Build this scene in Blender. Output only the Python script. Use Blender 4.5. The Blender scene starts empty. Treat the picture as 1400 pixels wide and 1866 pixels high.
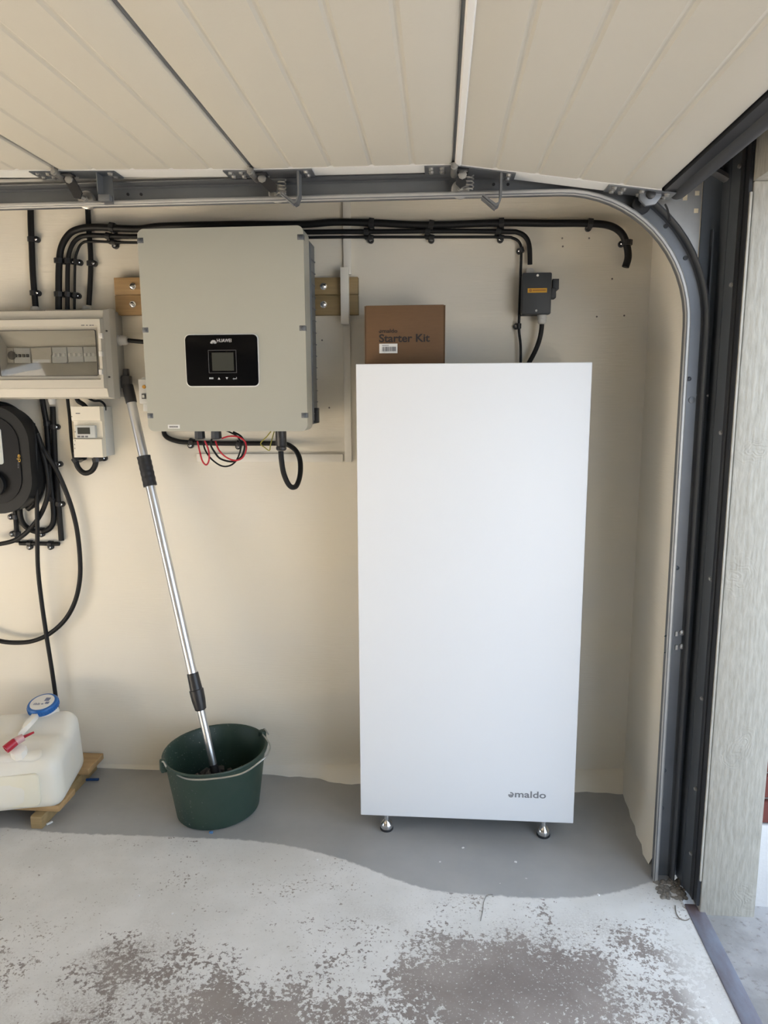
import bpy, bmesh, math, random
from math import sin, cos, tan, pi, radians, atan2, hypot
from mathutils import Vector, Matrix
random.seed(7)
SC = bpy.context.scene
COL = SC.collection
# ------------------------------------------------------------------ camera
FPX = 1300.0
YAW, PITCH, ROLL = radians(4.42), radians(9.28), radians(0.27)
CAM = Vector((0.0, -2.5, 1.43))
_f = Vector((-sin(YAW) * cos(PITCH), cos(YAW) * cos(PITCH), -sin(PITCH)))
_r = Vector((cos(YAW), sin(YAW), 0))
_d = _f.cross(_r)
RV = cos(ROLL) * _r + sin(ROLL) * _d
DV = -sin(ROLL) * _r + cos(ROLL) * _d
cd = bpy.data.cameras.new('camera')
cd.sensor_fit = 'VERTICAL'
cd.sensor_height = 36.0
cd.lens = FPX / 1866.0 * 36.0
cd.clip_start = 0.02
cam = bpy.data.objects.new('camera', cd)
COL.objects.link(cam)
cam.matrix_world = Matrix(((RV.x, -DV.x, -_f.x, CAM.x), (RV.y, -DV.y, -_f.y, CAM.y), (RV.z, -DV.z, -_f.z, CAM.z), (0, 0, 0, 1)))
SC.camera = cam
# ------------------------------------------------------------------ world, sun, exposure
w = bpy.data.worlds.new('world')
SC.world = w
w.use_nodes = True
bg = w.node_tree.nodes['Background']
bg.inputs[0].default_value = (0.72, 0.84, 1.0, 1)
bg.inputs[1].default_value = 4.6
SUN_AZ, SUN_EL = radians(1), radians(37)
sd = bpy.data.lights.new('sun', 'SUN')
sd.energy = 92.0
sd.color = (1.0, 0.85, 0.64)
sd.angle = radians(0.6)
sun = bpy.data.objects.new('sun', sd)
COL.objects.link(sun)
_sdir = Vector((cos(SUN_EL) * cos(SUN_AZ), -cos(SUN_EL) * sin(SUN_AZ), -sin(SUN_EL)))
sun.rotation_euler = _sdir.to_track_quat('-Z', 'Y').to_euler()
sun.location = (-8, 1, 6)
for nm, loc, dr, wd, hg in (('opening_portal', (0.89, -1.86, 0.97), (-1, 0, 0), 2.4, 1.93), ('added_opening_portal', (-3.43, -1.85, 0.70), (1, 0, 0), 1.3, 1.38)):
    pd = bpy.data.lights.new(nm, 'AREA')          # sampling portals for the sky, they give off no light themselves
    pd.shape = 'RECTANGLE'
    pd.size = wd
    pd.size_y = hg
    pd.cycles.is_portal = True
    portal = bpy.data.objects.new(nm, pd)
    COL.objects.link(portal)
    portal.location = loc
    portal.rotation_euler = Vector(dr).to_track_quat('-Z', 'Z').to_euler()
vs = SC.view_settings
vs.view_transform = 'Standard'
vs.look = 'None'
vs.gamma = 1.0
vs.exposure = -0.30
vs.use_curve_mapping = False


# ------------------------------------------------------------------ helpers
def ray(px, py):
    return _f + RV * ((px - 700) / FPX) + DV * ((py - 933) / FPX)


def P(px, py, Y):
    v = ray(px, py)
    return CAM + v * ((Y - CAM.y) / v.y)


def G(px, py, Z=0.0):
    v = ray(px, py)
    return CAM + v * ((Z - CAM.z) / v.z)


MATS = {}


def mat(name, col, rough=0.5, metal=0.0, var=None, bump=None, spec=0.5, trans=0.0, coat=0.0, sub=0.0, col2=None, alpha=1.0):
    """var=(scale, amount 0-1, stretch xyz) mixes towards col2; bump=(scale, strength, stretch xyz)"""
    if name in MATS:
        return MATS[name]
    m = bpy.data.materials.new(name)
    m.use_nodes = True
    nt = m.node_tree
    b = nt.nodes['Principled BSDF']
    b.inputs['Base Color'].default_value = (*col, 1)
    b.inputs['Roughness'].default_value = rough
    b.inputs['Metallic'].default_value = metal
    b.inputs['Specular IOR Level'].default_value = spec
    b.inputs['Transmission Weight'].default_value = trans
    b.inputs['Coat Weight'].default_value = coat
    b.inputs['Alpha'].default_value = alpha
    if sub:
        b.inputs['Subsurface Weight'].default_value = sub
        b.inputs['Subsurface Radius'].default_value = (0.05, 0.05, 0.05)
    L = nt.links
    tc = nt.nodes.new('ShaderNodeTexCoord')

    def noise(scale, st, detail=5):
        mp = nt.nodes.new('ShaderNodeMapping')
        mp.inputs['Scale'].default_value = st
        L.new(tc.outputs['Object'], mp.inputs[0])
        n = nt.nodes.new('ShaderNodeTexNoise')
        n.inputs['Scale'].default_value = scale
        n.inputs['Detail'].default_value = detail
        n.inputs['Roughness'].default_value = 0.6
        L.new(mp.outputs[0], n.inputs['Vector'])
        return n
    if var:
        n = noise(var[0], var[2] if len(var) > 2 else (1, 1, 1))
        rp = nt.nodes.new('ShaderNodeValToRGB')
        rp.color_ramp.elements[0].position = 0.35
        rp.color_ramp.elements[1].position = 0.68
        c2 = col2 or tuple(c * 0.75 for c in col)
        rp.color_ramp.elements[0].color = (*col, 1)
        a = var[1]
        rp.color_ramp.elements[1].color = (*[col[i] * (1 - a) + c2[i] * a for i in range(3)], 1)
        L.new(n.outputs['Fac'], rp.inputs[0])
        L.new(rp.outputs[0], b.inputs['Base Color'])
    if bump:
        n = noise(bump[0], bump[2] if len(bump) > 2 else (1, 1, 1), 6)
        bp = nt.nodes.new('ShaderNodeBump')
        bp.inputs['Strength'].default_value = bump[1]
        bp.inputs['Distance'].default_value = 0.004
        L.new(n.outputs['Fac'], bp.inputs['Height'])
        L.new(bp.outputs[0], b.inputs['Normal'])
    MATS[name] = m
    return m


class MB:
    def __init__(self):
        self.v = []
        self.f = []

    def add(self, vs_, fs):
        o = len(self.v)
        self.v += [Vector(p) for p in vs_]
        self.f += [[i + o for i in q] for q in fs]
        return self

    def frombm(self, bm, M=None):
        bm.verts.index_update()
        self.add([(M @ v.co) if M else v.co.copy() for v in bm.verts], [[v.index for v in f.verts] for f in bm.faces])
        bm.free()
        return self

    def box(self, x0, x1, y0, y1, z0, z1, bev=0.0, seg=2, M=None):
        bm = bmesh.new()
        bmesh.ops.create_cube(bm, size=1)
        for v in bm.verts:
            v.co = Vector((x0 + (v.co.x + .5) * (x1 - x0), y0 + (v.co.y + .5) * (y1 - y0), z0 + (v.co.z + .5) * (z1 - z0)))
        if bev:
            bmesh.ops.bevel(bm, geom=list(bm.edges), offset=bev, segments=seg, profile=0.5, affect='EDGES', clamp_overlap=True)
        return self.frombm(bm, M)

    def prism(self, poly, y0, y1, bev=0.0, seg=2, M=None):
        """poly of (x,z), front at y0 (towards camera), back at y1"""
        a = sum(poly[i][0] * poly[(i + 1) % len(poly)][1] - poly[(i + 1) % len(poly)][0] * poly[i][1] for i in range(len(poly)))
        if a < 0:
            poly = poly[::-1]
        bm = bmesh.new()
        n = len(poly)
        fr = [bm.verts.new((x, y0, z)) for x, z in poly]
        bk = [bm.verts.new((x, y1, z)) for x, z in poly]
        ff = bm.faces.new(fr)
        bm.faces.new(bk[::-1])
        for i in range(n):
            bm.faces.new((fr[(i + 1) % n], fr[i], bk[i], bk[(i + 1) % n]))
        if bev:
            bm.edges.ensure_lookup_table()
            bmesh.ops.bevel(bm, geom=list(ff.edges), offset=bev, segments=seg, profile=0.5, affect='EDGES', clamp_overlap=True)
        bmesh.ops.recalc_face_normals(bm, faces=bm.faces)
        return self.frombm(bm, M)

    def tube(self, pts, r, sides=10, caps=True, closed=False):
        pts = [Vector(p) for p in pts]
        n = len(pts)
        rr = r if isinstance(r, (list, tuple)) else [r] * n
        rings = []
        up = None
        for i in range(n):
            a = pts[(i - 1) % n] if closed else pts[max(i - 1, 0)]
            b = pts[(i + 1) % n] if closed else pts[min(i + 1, n - 1)]
            t = (b - a)
            t = t.normalized() if t.length > 1e-9 else Vector((0, 0, 1))
            if up is None:
                up = t.orthogonal().normalized()
            up = (up - t * up.dot(t))
            up = up.normalized() if up.length > 1e-6 else t.orthogonal().normalized()
            s = t.cross(up)
            rings.append([pts[i] + (up * cos(2 * pi * k / sides) + s * sin(2 * pi * k / sides)) * rr[i] for k in range(sides)])
        o = len(self.v)
        for R_ in rings:
            self.v += R_
        m = n if closed else n - 1
        for i in range(m):
            j = (i + 1) % n
            for k in range(sides):
                k2 = (k + 1) % sides
                self.f.append([o + i * sides + k, o + i * sides + k2, o + j * sides + k2, o + j * sides + k])
        if caps and not closed:
            self.f.append([o + k for k in range(sides)][::-1])
            self.f.append([o + (n - 1) * sides + k for k in range(sides)])
        return self

    def lathe(self, org, axis, prof, seg=24, sx=1.0, sy=1.0, ref=None, caps=True):
        """prof of (radius, height along axis)"""
        org = Vector(org)
        ax = Vector(axis).normalized()
        u = Vector(ref).normalized() if ref else ax.orthogonal().normalized()
        u = (u - ax * u.dot(ax)).normalized()
        s = ax.cross(u)
        o = len(self.v)
        for r, h in prof:
            for k in range(seg):
                a = 2 * pi * k / seg
                self.v.append(org + ax * h + (u * cos(a) * sx + s * sin(a) * sy) * r)
        for i in range(len(prof) - 1):
            for k in range(seg):
                k2 = (k + 1) % seg
                self.f.append([o + i * seg + k, o + i * seg + k2, o + (i + 1) * seg + k2, o + (i + 1) * seg + k])
        if caps:
            self.f.append([o + k for k in range(seg)][::-1])
            self.f.append([o + (len(prof) - 1) * seg + k for k in range(seg)])
        return self

    def sweep(self, path, frames, prof, caps=True):
        """path of points, frames of (u,v) vectors, closed profile of (a,b)"""
        o = len(self.v)
        n = len(prof)
        for p, (u, v) in zip(path, frames):
            for a, b in prof:
                self.v.append(Vector(p) + u * a + v * b)
        for i in range(len(path) - 1):
            for k in range(n):
                k2 = (k + 1) % n
                self.f.append([o + i * n + k, o + i * n + k2, o + (i + 1) * n + k2, o + (i + 1) * n + k])
        if caps:
            self.f.append([o + k for k in range(n)])
            self.f.append([o + (len(path) - 1) * n + k for k in range(n)][::-1])
        return self

    def build(self, name, m, parent=None, ang=38, recalc=True, kind=None, origin=None):
        lo = Vector([min(p[i] for p in self.v) for i in range(3)])
        hi = Vector([max(p[i] for p in self.v) for i in range(3)])
        c = Vector(origin) if origin is not None else Vector(((lo.x + hi.x) / 2, (lo.y + hi.y) / 2, lo.z))
        me = bpy.data.meshes.new(name)
        me.from_pydata([p - c for p in self.v], [], self.f)
        me.update()
        if recalc:
            bm = bmesh.new()
            bm.from_mesh(me)
            bmesh.ops.recalc_face_normals(bm, faces=bm.faces)
            bm.to_mesh(me)
            bm.free()
        me.polygons.foreach_set('use_smooth', [True] * len(me.polygons))
        me.set_sharp_from_angle(angle=radians(ang))
        me.materials.append(m)
        return place(name, me, c, parent, kind)


WPOS = {}


def place(name, me, c, parent=None, kind=None):
    o = bpy.data.objects.new(name, me)
    COL.objects.link(o)
    WPOS[o.name] = Vector(c)
    if parent:
        o.parent = parent
        o.location = Vector(c) - WPOS[parent.name]
    else:
        o.location = c
    if kind:
        o['kind'] = kind
    return o


def tag(o, label, cat=None, group=None):
    o['label'] = label
    if cat:
        o['category'] = cat
    if group:
        o['group'] = group
    return o


def thing(name, label, cat, loc, group=None):
    return tag(place(name, None, loc), label, cat, group)


def struct(o):
    o['kind'] = 'structure'
    return o


def smooth(pts, n=8):
    """Catmull-Rom through points"""
    pts = [Vector(p) for p in pts]
    out = []
    for i in range(len(pts) - 1):
        p0 = pts[max(i - 1, 0)]
        p1, p2 = pts[i], pts[i + 1]
        p3 = pts[min(i + 2, len(pts) - 1)]
        for k in range(n):
            t = k / n
            out.append(0.5 * ((2 * p1) + (p2 - p0) * t + (2 * p0 - 5 * p1 + 4 * p2 - p3) * t * t + (3 * p1 - p0 - 3 * p2 + p3) * t ** 3))
    out.append(pts[-1])
    return out


def rrect(x0, x1, z0, z1, r, n=6):
    out = []
    for cx, cz, a0 in ((x1 - r, z1 - r, 0), (x0 + r, z1 - r, 90), (x0 + r, z0 + r, 180), (x1 - r, z0 + r, 270)):
        for k in range(n + 1):
            a = radians(a0 + 90 * k / n)
            out.append((cx + r * cos(a), cz + r * sin(a)))
    return out


def circ(cx, cz, r, n=20, sx=1, sz=1):
    return [(cx + r * sx * cos(2 * pi * k / n), cz + r * sz * sin(2 * pi * k / n)) for k in range(n)]


def ribbon(mb, pts, wd, y0, y1):
    """flat stroke in the XZ plane"""
    L_, R_ = [], []
    n = len(pts)
    for i in range(n):
        a = pts[max(i - 1, 0)]
        b = pts[min(i + 1, n - 1)]
        dx, dz = b[0] - a[0], b[1] - a[1]
        l = hypot(dx, dz) or 1
        nx, nz = -dz / l * wd / 2, dx / l * wd / 2
        L_.append((pts[i][0] + nx, pts[i][1] + nz))
        R_.append((pts[i][0] - nx, pts[i][1] - nz))
    o = len(mb.v)
    for y in (y0, y1):
        for p in L_ + R_:
            mb.v.append(Vector((p[0], y, p[1])))
    for i in range(n - 1):
        mb.f.append([o + i, o + i + 1, o + n + i + 1, o + n + i])
        q = o + 2 * n
        mb.f.append([q + i, q + n + i, q + n + i + 1, q + i + 1])
        mb.f.append([o + i, q + i, q + i + 1, o + i + 1])
        mb.f.append([o + n + i, o + n + i + 1, q + n + i + 1, q + n + i])
    return mb


def text(name, s, m, parent, x0, x1, z0, z1, y, off=0.0, depth=0.0006, rot=0):
    """lettering fitted into a rectangle on a plane facing -Y"""
    cu = bpy.data.curves.new(name, 'FONT')
    cu.body = s
    cu.size = 1
    cu.offset = off
    cu.extrude = 0.01
    cu.resolution_u = 4
    tmp = bpy.data.objects.new('tmp_text', cu)
    COL.objects.link(tmp)
    me = bpy.data.meshes.new_from_object(tmp.evaluated_get(bpy.context.evaluated_depsgraph_get()))
    bpy.data.objects.remove(tmp)
    co = [v.co.copy() for v in me.vertices]
    if rot:
        co = [Vector((p.y, -p.x, p.z)) for p in co]
    lx, hx = min(p.x for p in co), max(p.x for p in co)
    lz, hz = min(p.y for p in co), max(p.y for p in co)
    c = Vector(((x0 + x1) / 2, y, z0))
    for v, p in zip(me.vertices, co):
        v.co = Vector((x0 + (p.x - lx) / (hx - lx) * (x1 - x0), y - (depth if p.z > 0 else 0), z0 + (p.y - lz) / (hz - lz) * (z1 - z0))) - c
    me.materials.clear()
    me.materials.append(m)
    return place(name, me, c, parent)


# ------------------------------------------------------------------ materials
def wall_material():
    m = bpy.data.materials.new('painted_board_wall')
    m.use_nodes = True
    nt = m.node_tree
    L = nt.links
    b = nt.nodes['Principled BSDF']
    b.inputs['Roughness'].default_value = 0.6
    b.inputs['Specular IOR Level'].default_value = 0.3
    tc = nt.nodes.new('ShaderNodeTexCoord')

    def nz(scale, st, det):
        mp = nt.nodes.new('ShaderNodeMapping')
        mp.inputs['Scale'].default_value = st
        L.new(tc.outputs['Object'], mp.inputs[0])
        n = nt.nodes.new('ShaderNodeTexNoise')
        n.inputs['Scale'].default_value = scale
        n.inputs['Detail'].default_value = det
        L.new(mp.outputs[0], n.inputs['Vector'])
        return n
    n1 = nz(1.6, (1, 1, 1.6), 4)
    rp = nt.nodes.new('ShaderNodeValToRGB')
    rp.color_ramp.elements[0].color = (0.82, 0.775, 0.685, 1)
    rp.color_ramp.elements[1].color = (0.85, 0.79, 0.67, 1)
    rp.color_ramp.elements[0].position = 0.38
    rp.color_ramp.elements[1].position = 0.62
    L.new(n1.outputs[0], rp.inputs[0])
    L.new(rp.outputs[0], b.inputs['Base Color'])
    n2 = nz(14, (1, 1, 22), 6)
    n3 = nz(60, (1, 1, 1), 3)
    ad = nt.nodes.new('ShaderNodeMath')
    ad.operation = 'MULTIPLY_ADD'
    ad.inputs[1].default_value = 0.25
    L.new(n3.outputs[0], ad.inputs[0])
    L.new(n2.outputs[0], ad.inputs[2])
    bp = nt.nodes.new('ShaderNodeBump')
    bp.inputs['Strength'].default_value = 0.22
    bp.inputs['Distance'].default_value = 0.003
    L.new(ad.outputs[0], bp.inputs['Height'])
    L.new(bp.outputs[0], b.inputs['Normal'])
    return m


def floor_material(outside=False):
    m = bpy.data.materials.new('worn_painted_concrete' if not outside else 'outdoor_concrete')
    m.use_nodes = True
    nt = m.node_tree
    L = nt.links
    N = nt.nodes
    b = N['Principled BSDF']
    tc = N.new('ShaderNodeNewGeometry')

    def noise(scale, det, rough=0.6, st=(1, 1, 1), off=0.0, dist=0.0):
        mp = N.new('ShaderNodeMapping')
        mp.inputs['Scale'].default_value = st
        mp.inputs['Location'].default_value = (off, off * .7, 0)
        L.new(tc.outputs['Position'], mp.inputs[0])
        n = N.new('ShaderNodeTexNoise')
        n.inputs['Scale'].default_value = scale
        n.inputs['Detail'].default_value = det
        n.inputs['Roughness'].default_value = rough
        n.inputs['Distortion'].default_value = dist
        L.new(mp.outputs[0], n.inputs['Vector'])
        return n.outputs[0]

    def mth(op, a, b_=None, c=None, clamp=False):
        n = N.new('ShaderNodeMath')
        n.operation = op
        n.use_clamp = clamp
        for i, x in enumerate((a, b_, c)):
            if x is None:
                continue
            if isinstance(x, (int, float)):
                n.inputs[i].default_value = x
            else:
                L.new(x, n.inputs[i])
        return n.outputs[0]

    def ss(v, lo, hi):
        n = N.new('ShaderNodeMapRange')
        n.interpolation_type = 'SMOOTHSTEP'
        n.inputs[1].default_value = lo
        n.inputs[2].default_value = hi
        L.new(v, n.inputs[0])
        return n.outputs[0]

    def mix(f, a, b_):
        n = N.new('ShaderNodeMix')
        n.data_type = 'RGBA'
        L.new(f, n.inputs['Factor'])
        for k, x in (('A', a), ('B', b_)):
            s = [i for i in n.inputs if i.name == k and i.type == 'RGBA'][0]
            if isinstance(x, tuple):
                s.default_value = (*x, 1)
            else:
                L.new(x, s)
        return [o for o in n.outputs if o.type == 'RGBA'][0]
    if outside:
        c = mix(ss(noise(6, 6), .35, .65), (0.27, 0.27, 0.27), (0.40, 0.40, 0.41))
        c = mix(ss(noise(60, 4), .55, .75), c, (0.20, 0.19, 0.18))
        L.new(c, b.inputs['Base Color'])
        b.inputs['Roughness'].default_value = 0.9
        bp = N.new('ShaderNodeBump')
        bp.inputs['Strength'].default_value = 0.5
        bp.inputs['Distance'].default_value = 0.006
        L.new(noise(30, 8), bp.inputs['Height'])
        L.new(bp.outputs[0], b.inputs['Normal'])
        return m
    sp = N.new('ShaderNodeSeparateXYZ')
    L.new(tc.outputs['Position'], sp.inputs[0])
    X, Y = sp.outputs[0], sp.outputs[1]
    # edge of the fresh grey coat along the wall: Y as a curve of X
    fc = N.new('ShaderNodeFloatCurve')
    cv = fc.mapping.curves[0]
    ed = [(-2.0, .40), (-1.46, .406), (-1.265, .42), (-.89, .418), (-.578, .422), (-.41, .452), (-.244, .512), (-.121, .572), (.01, .616), (.168, .624), (.325, .624), (.485, .596), (.643, .533), (.75, .50)]
    while len(cv.points) < len(ed):
        cv.points.new(0.5, 0.5)
    for p, (x, y) in zip(cv.points, ed):
        p.location = ((x + 2) / 2.75, y)
    fc.mapping.update()
    L.new(mth('MULTIPLY', mth('ADD', X, 2.0), 1 / 2.75), fc.inputs['Value'])
    edge = mth('ADD', Y, fc.outputs[0])          # >0 : towards the wall
    edge = mth('ADD', edge, mth('MULTIPLY', mth('SUBTRACT', noise(40, 4), 0.5), 0.022))
    fresh = ss(edge, -0.004, 0.006)
    # old flaking coat
    big = noise(2.6, 3, off=3.1)
    mid = noise(11, 5, off=1.3)
    fine = noise(75, 6, 0.7, off=2.0)
    # more worn towards the middle of the floor
    wy = ss(mth('MULTIPLY', Y, -1.0), 0.62, 0.98)
    wx = ss(X, -1.1, 0.35)
    base = mth('ADD', mth('MULTIPLY', wy, mth('ADD', mth('MULTIPLY', wx, 0.10), 0.13)), mth('MULTIPLY', mth('SUBTRACT', big, 0.5), 0.62))
    base = mth('ADD', base, mth('MULTIPLY', mth('SUBTRACT', mid, 0.5), 0.42))
    base = mth('ADD', base, mth('MULTIPLY', mth('SUBTRACT', fine, 0.5), 0.75))
    worn = ss(base, 0.145, 0.175)
    edge_r = ss(X, 0.56, 0.64)
    worn = mth('MULTIPLY', worn, mth('SUBTRACT', 1.0, mth('MULTIPLY', edge_r, 0.8)))
    paint = mix(ss(noise(5, 5, off=8), .35, .65), (0.64, 0.635, 0.615), (0.72, 0.715, 0.70))
    paint = mix(ss(noise(120, 3), .6, .75), paint, (0.52, 0.505, 0.485))
    # small scattered pits that gather in loose clusters
    clus = mth('MULTIPLY', mth('SUBTRACT', noise(5, 4, off=21), 0.5), 0.55)
    pits = mth('ADD', noise(95, 5, 0.65, off=14), clus)
    paint = mix(ss(pits, .64, .69), paint, (0.33, 0.30, 0.275))
    spots = mth('ADD', noise(22, 5, 0.7, off=31), mth('MULTIPLY', clus, 0.8))
    paint = mix(ss(spots, .70, .72), paint, (0.30, 0.27, 0.245))
    # rubbed zones where the coat is thin
    thin = mth('MULTIPLY', ss(noise(2.2, 4, off=17), .48, .62), ss(mth('MULTIPLY', Y, -1.0), 0.6, 0.85))
    paint = mix(mth('MULTIPLY', mth('MULTIPLY', thin, 0.75), ss(noise(170, 3, off=6), .38, .60)), paint, (0.40, 0.375, 0.35))
    bare = mix(ss(noise(4, 5, off=5), .35, .65), (0.23, 0.20, 0.185), (0.32, 0.285, 0.265))
    bare = mix(ss(noise(140, 4, off=4), .60, .68), bare, (0.66, 0.65, 0.63))
    old = mix(worn, paint, bare)
    grey = mix(ss(noise(3, 5, off=9), .3, .7), (0.33, 0.335, 0.335), (0.39, 0.39, 0.385))
    grey = mix(ss(noise(38, 3, off=12), .74, .77), grey, (0.62, 0.61, 0.60))
    col = mix(fresh, old, grey)
    # dirt where the floor meets the wall
    L.new(col, b.inputs['Base Color'])
    rg = N.new('ShaderNodeMapRange')
    rg.inputs[3].default_value = 0.75
    rg.inputs[4].default_value = 0.42
    L.new(fresh, rg.inputs[0])
    L.new(rg.outputs[0], b.inputs['Roughness'])
    b.inputs['Specular IOR Level'].default_value = 0.35
    bp = N.new('ShaderNodeBump')
    bp.inputs['Strength'].default_value = 0.35
    bp.inputs['Distance'].default_value = 0.002
    L.new(mth('ADD', mth('MULTIPLY', worn, -0.6), mth('MULTIPLY', noise(40, 6), 0.6)), bp.inputs['Height'])
    L.new(bp.outputs[0], b.inputs['Normal'])
    return m


def timber_material():
    """rough-sawn painted board: raised grain that bends round a few knots"""
    m = bpy.data.materials.new('painted_timber')
    m.use_nodes = True
    nt = m.node_tree
    L = nt.links
    N = nt.nodes
    b = N['Principled BSDF']
    b.inputs['Roughness'].default_value = 0.7
    b.inputs['Specular IOR Level'].default_value = 0.25
    g = N.new('ShaderNodeNewGeometry')
    mp = N.new('ShaderNodeMapping')
    mp.inputs['Scale'].default_value = (1, 1, 0.16)
    L.new(g.outputs['Position'], mp.inputs[0])
    wv = N.new('ShaderNodeTexWave')
    wv.wave_type = 'BANDS'
    wv.bands_direction = 'X'
    wv.inputs['Scale'].default_value = 26
    wv.inputs['Distortion'].default_value = 9
    wv.inputs['Detail'].default_value = 3
    wv.inputs['Detail Scale'].default_value = 0.5
    L.new(mp.outputs[0], wv.inputs['Vector'])
    n2 = N.new('ShaderNodeTexNoise')
    n2.inputs['Scale'].default_value = 90
    n2.inputs['Detail'].default_value = 6
    mp2 = N.new('ShaderNodeMapping')
    mp2.inputs['Scale'].default_value = (1, 1, 0.25)
    L.new(g.outputs['Position'], mp2.inputs[0])
    L.new(mp2.outputs[0], n2.inputs['Vector'])
    ad = N.new('ShaderNodeMath')
    ad.operation = 'MULTIPLY_ADD'
    ad.inputs[1].default_value = 0.10
    L.new(wv.outputs['Fac'], ad.inputs[0])
    L.new(n2.outputs['Fac'], ad.inputs[2])
    h = ad.outputs[0]
    nw = N.new('ShaderNodeTexNoise')
    nw.inputs['Scale'].default_value = 16
    nw.inputs['Detail'].default_value = 3
    L.new(g.outputs['Position'], nw.inputs['Vector'])
    wsc = N.new('ShaderNodeVectorMath')
    wsc.operation = 'MULTIPLY_ADD'
    wsc.inputs[1].default_value = (.07, 0, .10)
    L.new(nw.outputs['Color'], wsc.inputs[0])
    L.new(g.outputs['Position'], wsc.inputs[2])
    warp = N.new('ShaderNodeVectorMath')
    warp.operation = 'SUBTRACT'
    warp.inputs[1].default_value = (.035, 0, .05)
    L.new(wsc.outputs[0], warp.inputs[0])
    for kx, kz in ((.80, .50), (.765, .97), (.86, .06), (.79, 1.29), (.83, 1.74)):       # knots
        d = N.new('ShaderNodeVectorMath')
        d.operation = 'DISTANCE'
        d.inputs[1].default_value = (kx, -.655, kz)
        L.new(warp.outputs[0], d.inputs[0])
        sn = N.new('ShaderNodeMath')
        sn.operation = 'SINE'
        mu = N.new('ShaderNodeMath')
        mu.operation = 'MULTIPLY'
        mu.inputs[1].default_value = 620
        L.new(d.outputs['Value'], mu.inputs[0])
        L.new(mu.outputs[0], sn.inputs[0])
        fall = N.new('ShaderNodeMapRange')
        fall.inputs[1].default_value = 0.06
        fall.inputs[2].default_value = 0.012
        L.new(d.outputs['Value'], fall.inputs[0])
        mm = N.new('ShaderNodeMath')
        mm.operation = 'MULTIPLY'
        L.new(sn.outputs[0], mm.inputs[0])
        L.new(fall.outputs[0], mm.inputs[1])
        aa = N.new('ShaderNodeMath')
        aa.operation = 'MULTIPLY_ADD'
        aa.inputs[1].default_value = 0.12
        L.new(mm.outputs[0], aa.inputs[0])
        L.new(h, aa.inputs[2])
        h = aa.outputs[0]
    bp = N.new('ShaderNodeBump')
    bp.inputs['Strength'].default_value = 0.7
    bp.inputs['Distance'].default_value = 0.004
    L.new(h, bp.inputs['Height'])
    L.new(bp.outputs[0], b.inputs['Normal'])
    rp = N.new('ShaderNodeValToRGB')
    rp.color_ramp.elements[0].position = 0.3
    rp.color_ramp.elements[1].position = 0.75
    rp.color_ramp.elements[0].color = (0.36, 0.345, 0.30, 1)
    rp.color_ramp.elements[1].color = (0.47, 0.455, 0.405, 1)
    L.new(n2.outputs['Fac'], rp.inputs[0])
    L.new(rp.outputs[0], b.inputs['Base Color'])
    return m


M_WALL = wall_material()
M_FLOOR = floor_material()
M_OUT = floor_material(True)
M_CEIL = mat('ceiling_boards', (0.16, 0.13, 0.10), 0.8)
M_FRONT = mat('grey_block_wall', (0.36, 0.35, 0.33), 0.85)
M_DIM = mat('bare_boards', (0.16, 0.13, 0.10), 0.8)
M_DOOR = mat('door_panel_enamel', (0.555, 0.525, 0.455), 0.45, bump=(90, 0.10, (1, 1, 1)))
M_STILE = mat('white_stile', (0.78, 0.77, 0.74), 0.4)
M_GALV = mat('galvanised_steel', (0.195, 0.205, 0.22), 0.42, 0.6, var=(9, 0.5, (1, 1, 1)), col2=(0.15, 0.158, 0.175))
M_GALVL = mat('bright_zinc_steel', (0.48, 0.47, 0.45), 0.36, 0.85, var=(20, 0.4))
M_DKSTEEL = mat('grey_frame_steel', (0.13, 0.145, 0.165), 0.45, 0.5, var=(6, 0.5))
M_RUBBER = mat('black_rubber', (0.018, 0.019, 0.022), 0.55)
M_SEALR = mat('dark_seal_rubber', (0.045, 0.047, 0.052), 0.6)
M_POST = timber_material()
M_WOOD = mat('pine_wood', (0.50, 0.33, 0.16), 0.6, var=(10, 0.6, (.6, 4, 9)), col2=(0.33, 0.20, 0.085), bump=(30, 0.2, (.5, 3, 6)))
M_WOODT = mat('treated_pine', (0.36, 0.255, 0.12), 0.6, var=(10, 0.6, (.6, 4, 9)), col2=(0.22, 0.155, 0.07), bump=(30, 0.2, (.5, 3, 6)))
M_BLK = mat('black_cable', (0.009, 0.009, 0.0095), 0.5, spec=.3)
M_BLKP = mat('black_plastic', (0.02, 0.02, 0.022), 0.38)
M_RED = mat('red_wire', (0.50, 0.015, 0.03), 0.4)
M_YG = mat('yellow_green_wire', (0.30, 0.27, 0.04), 0.45)
M_INV = mat('inverter_cover', (0.43, 0.425, 0.365), 0.28, spec=0.5, bump=(160, 0.03))
M_INVB = mat('inverter_body', (0.22, 0.235, 0.245), 0.5, 0.3)
M_GLOSS = mat('gloss_black_panel', (0.002, 0.002, 0.0025), 0.25, spec=0.12)
M_LCD = mat('lcd_grey', (0.050, 0.052, 0.044), 0.35, spec=0.2)
M_GREYL = mat('grey_line', (0.10, 0.10, 0.11), 0.4)
M_PRINTW = mat('white_print', (0.55, 0.55, 0.56), 0.5)
M_STICK = mat('white_sticker', (0.75, 0.75, 0.73), 0.5)
M_INK = mat('grey_ink', (0.12, 0.12, 0.13), 0.6)
M_CAB = mat('white_powder_coat', (0.84, 0.86, 0.89), 0.42)
M_CABB = mat('white_cabinet_body', (0.74, 0.74, 0.73), 0.5)
M_LOGO = mat('grey_logo', (0.22, 0.225, 0.24), 0.5)
M_CHROME = mat('chrome', (0.78, 0.78, 0.78), 0.12, 1.0)
M_CARD = mat('cardboard', (0.145, 0.080, 0.038), 0.8, var=(30, 0.25, (1, 1, 6)))
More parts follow.
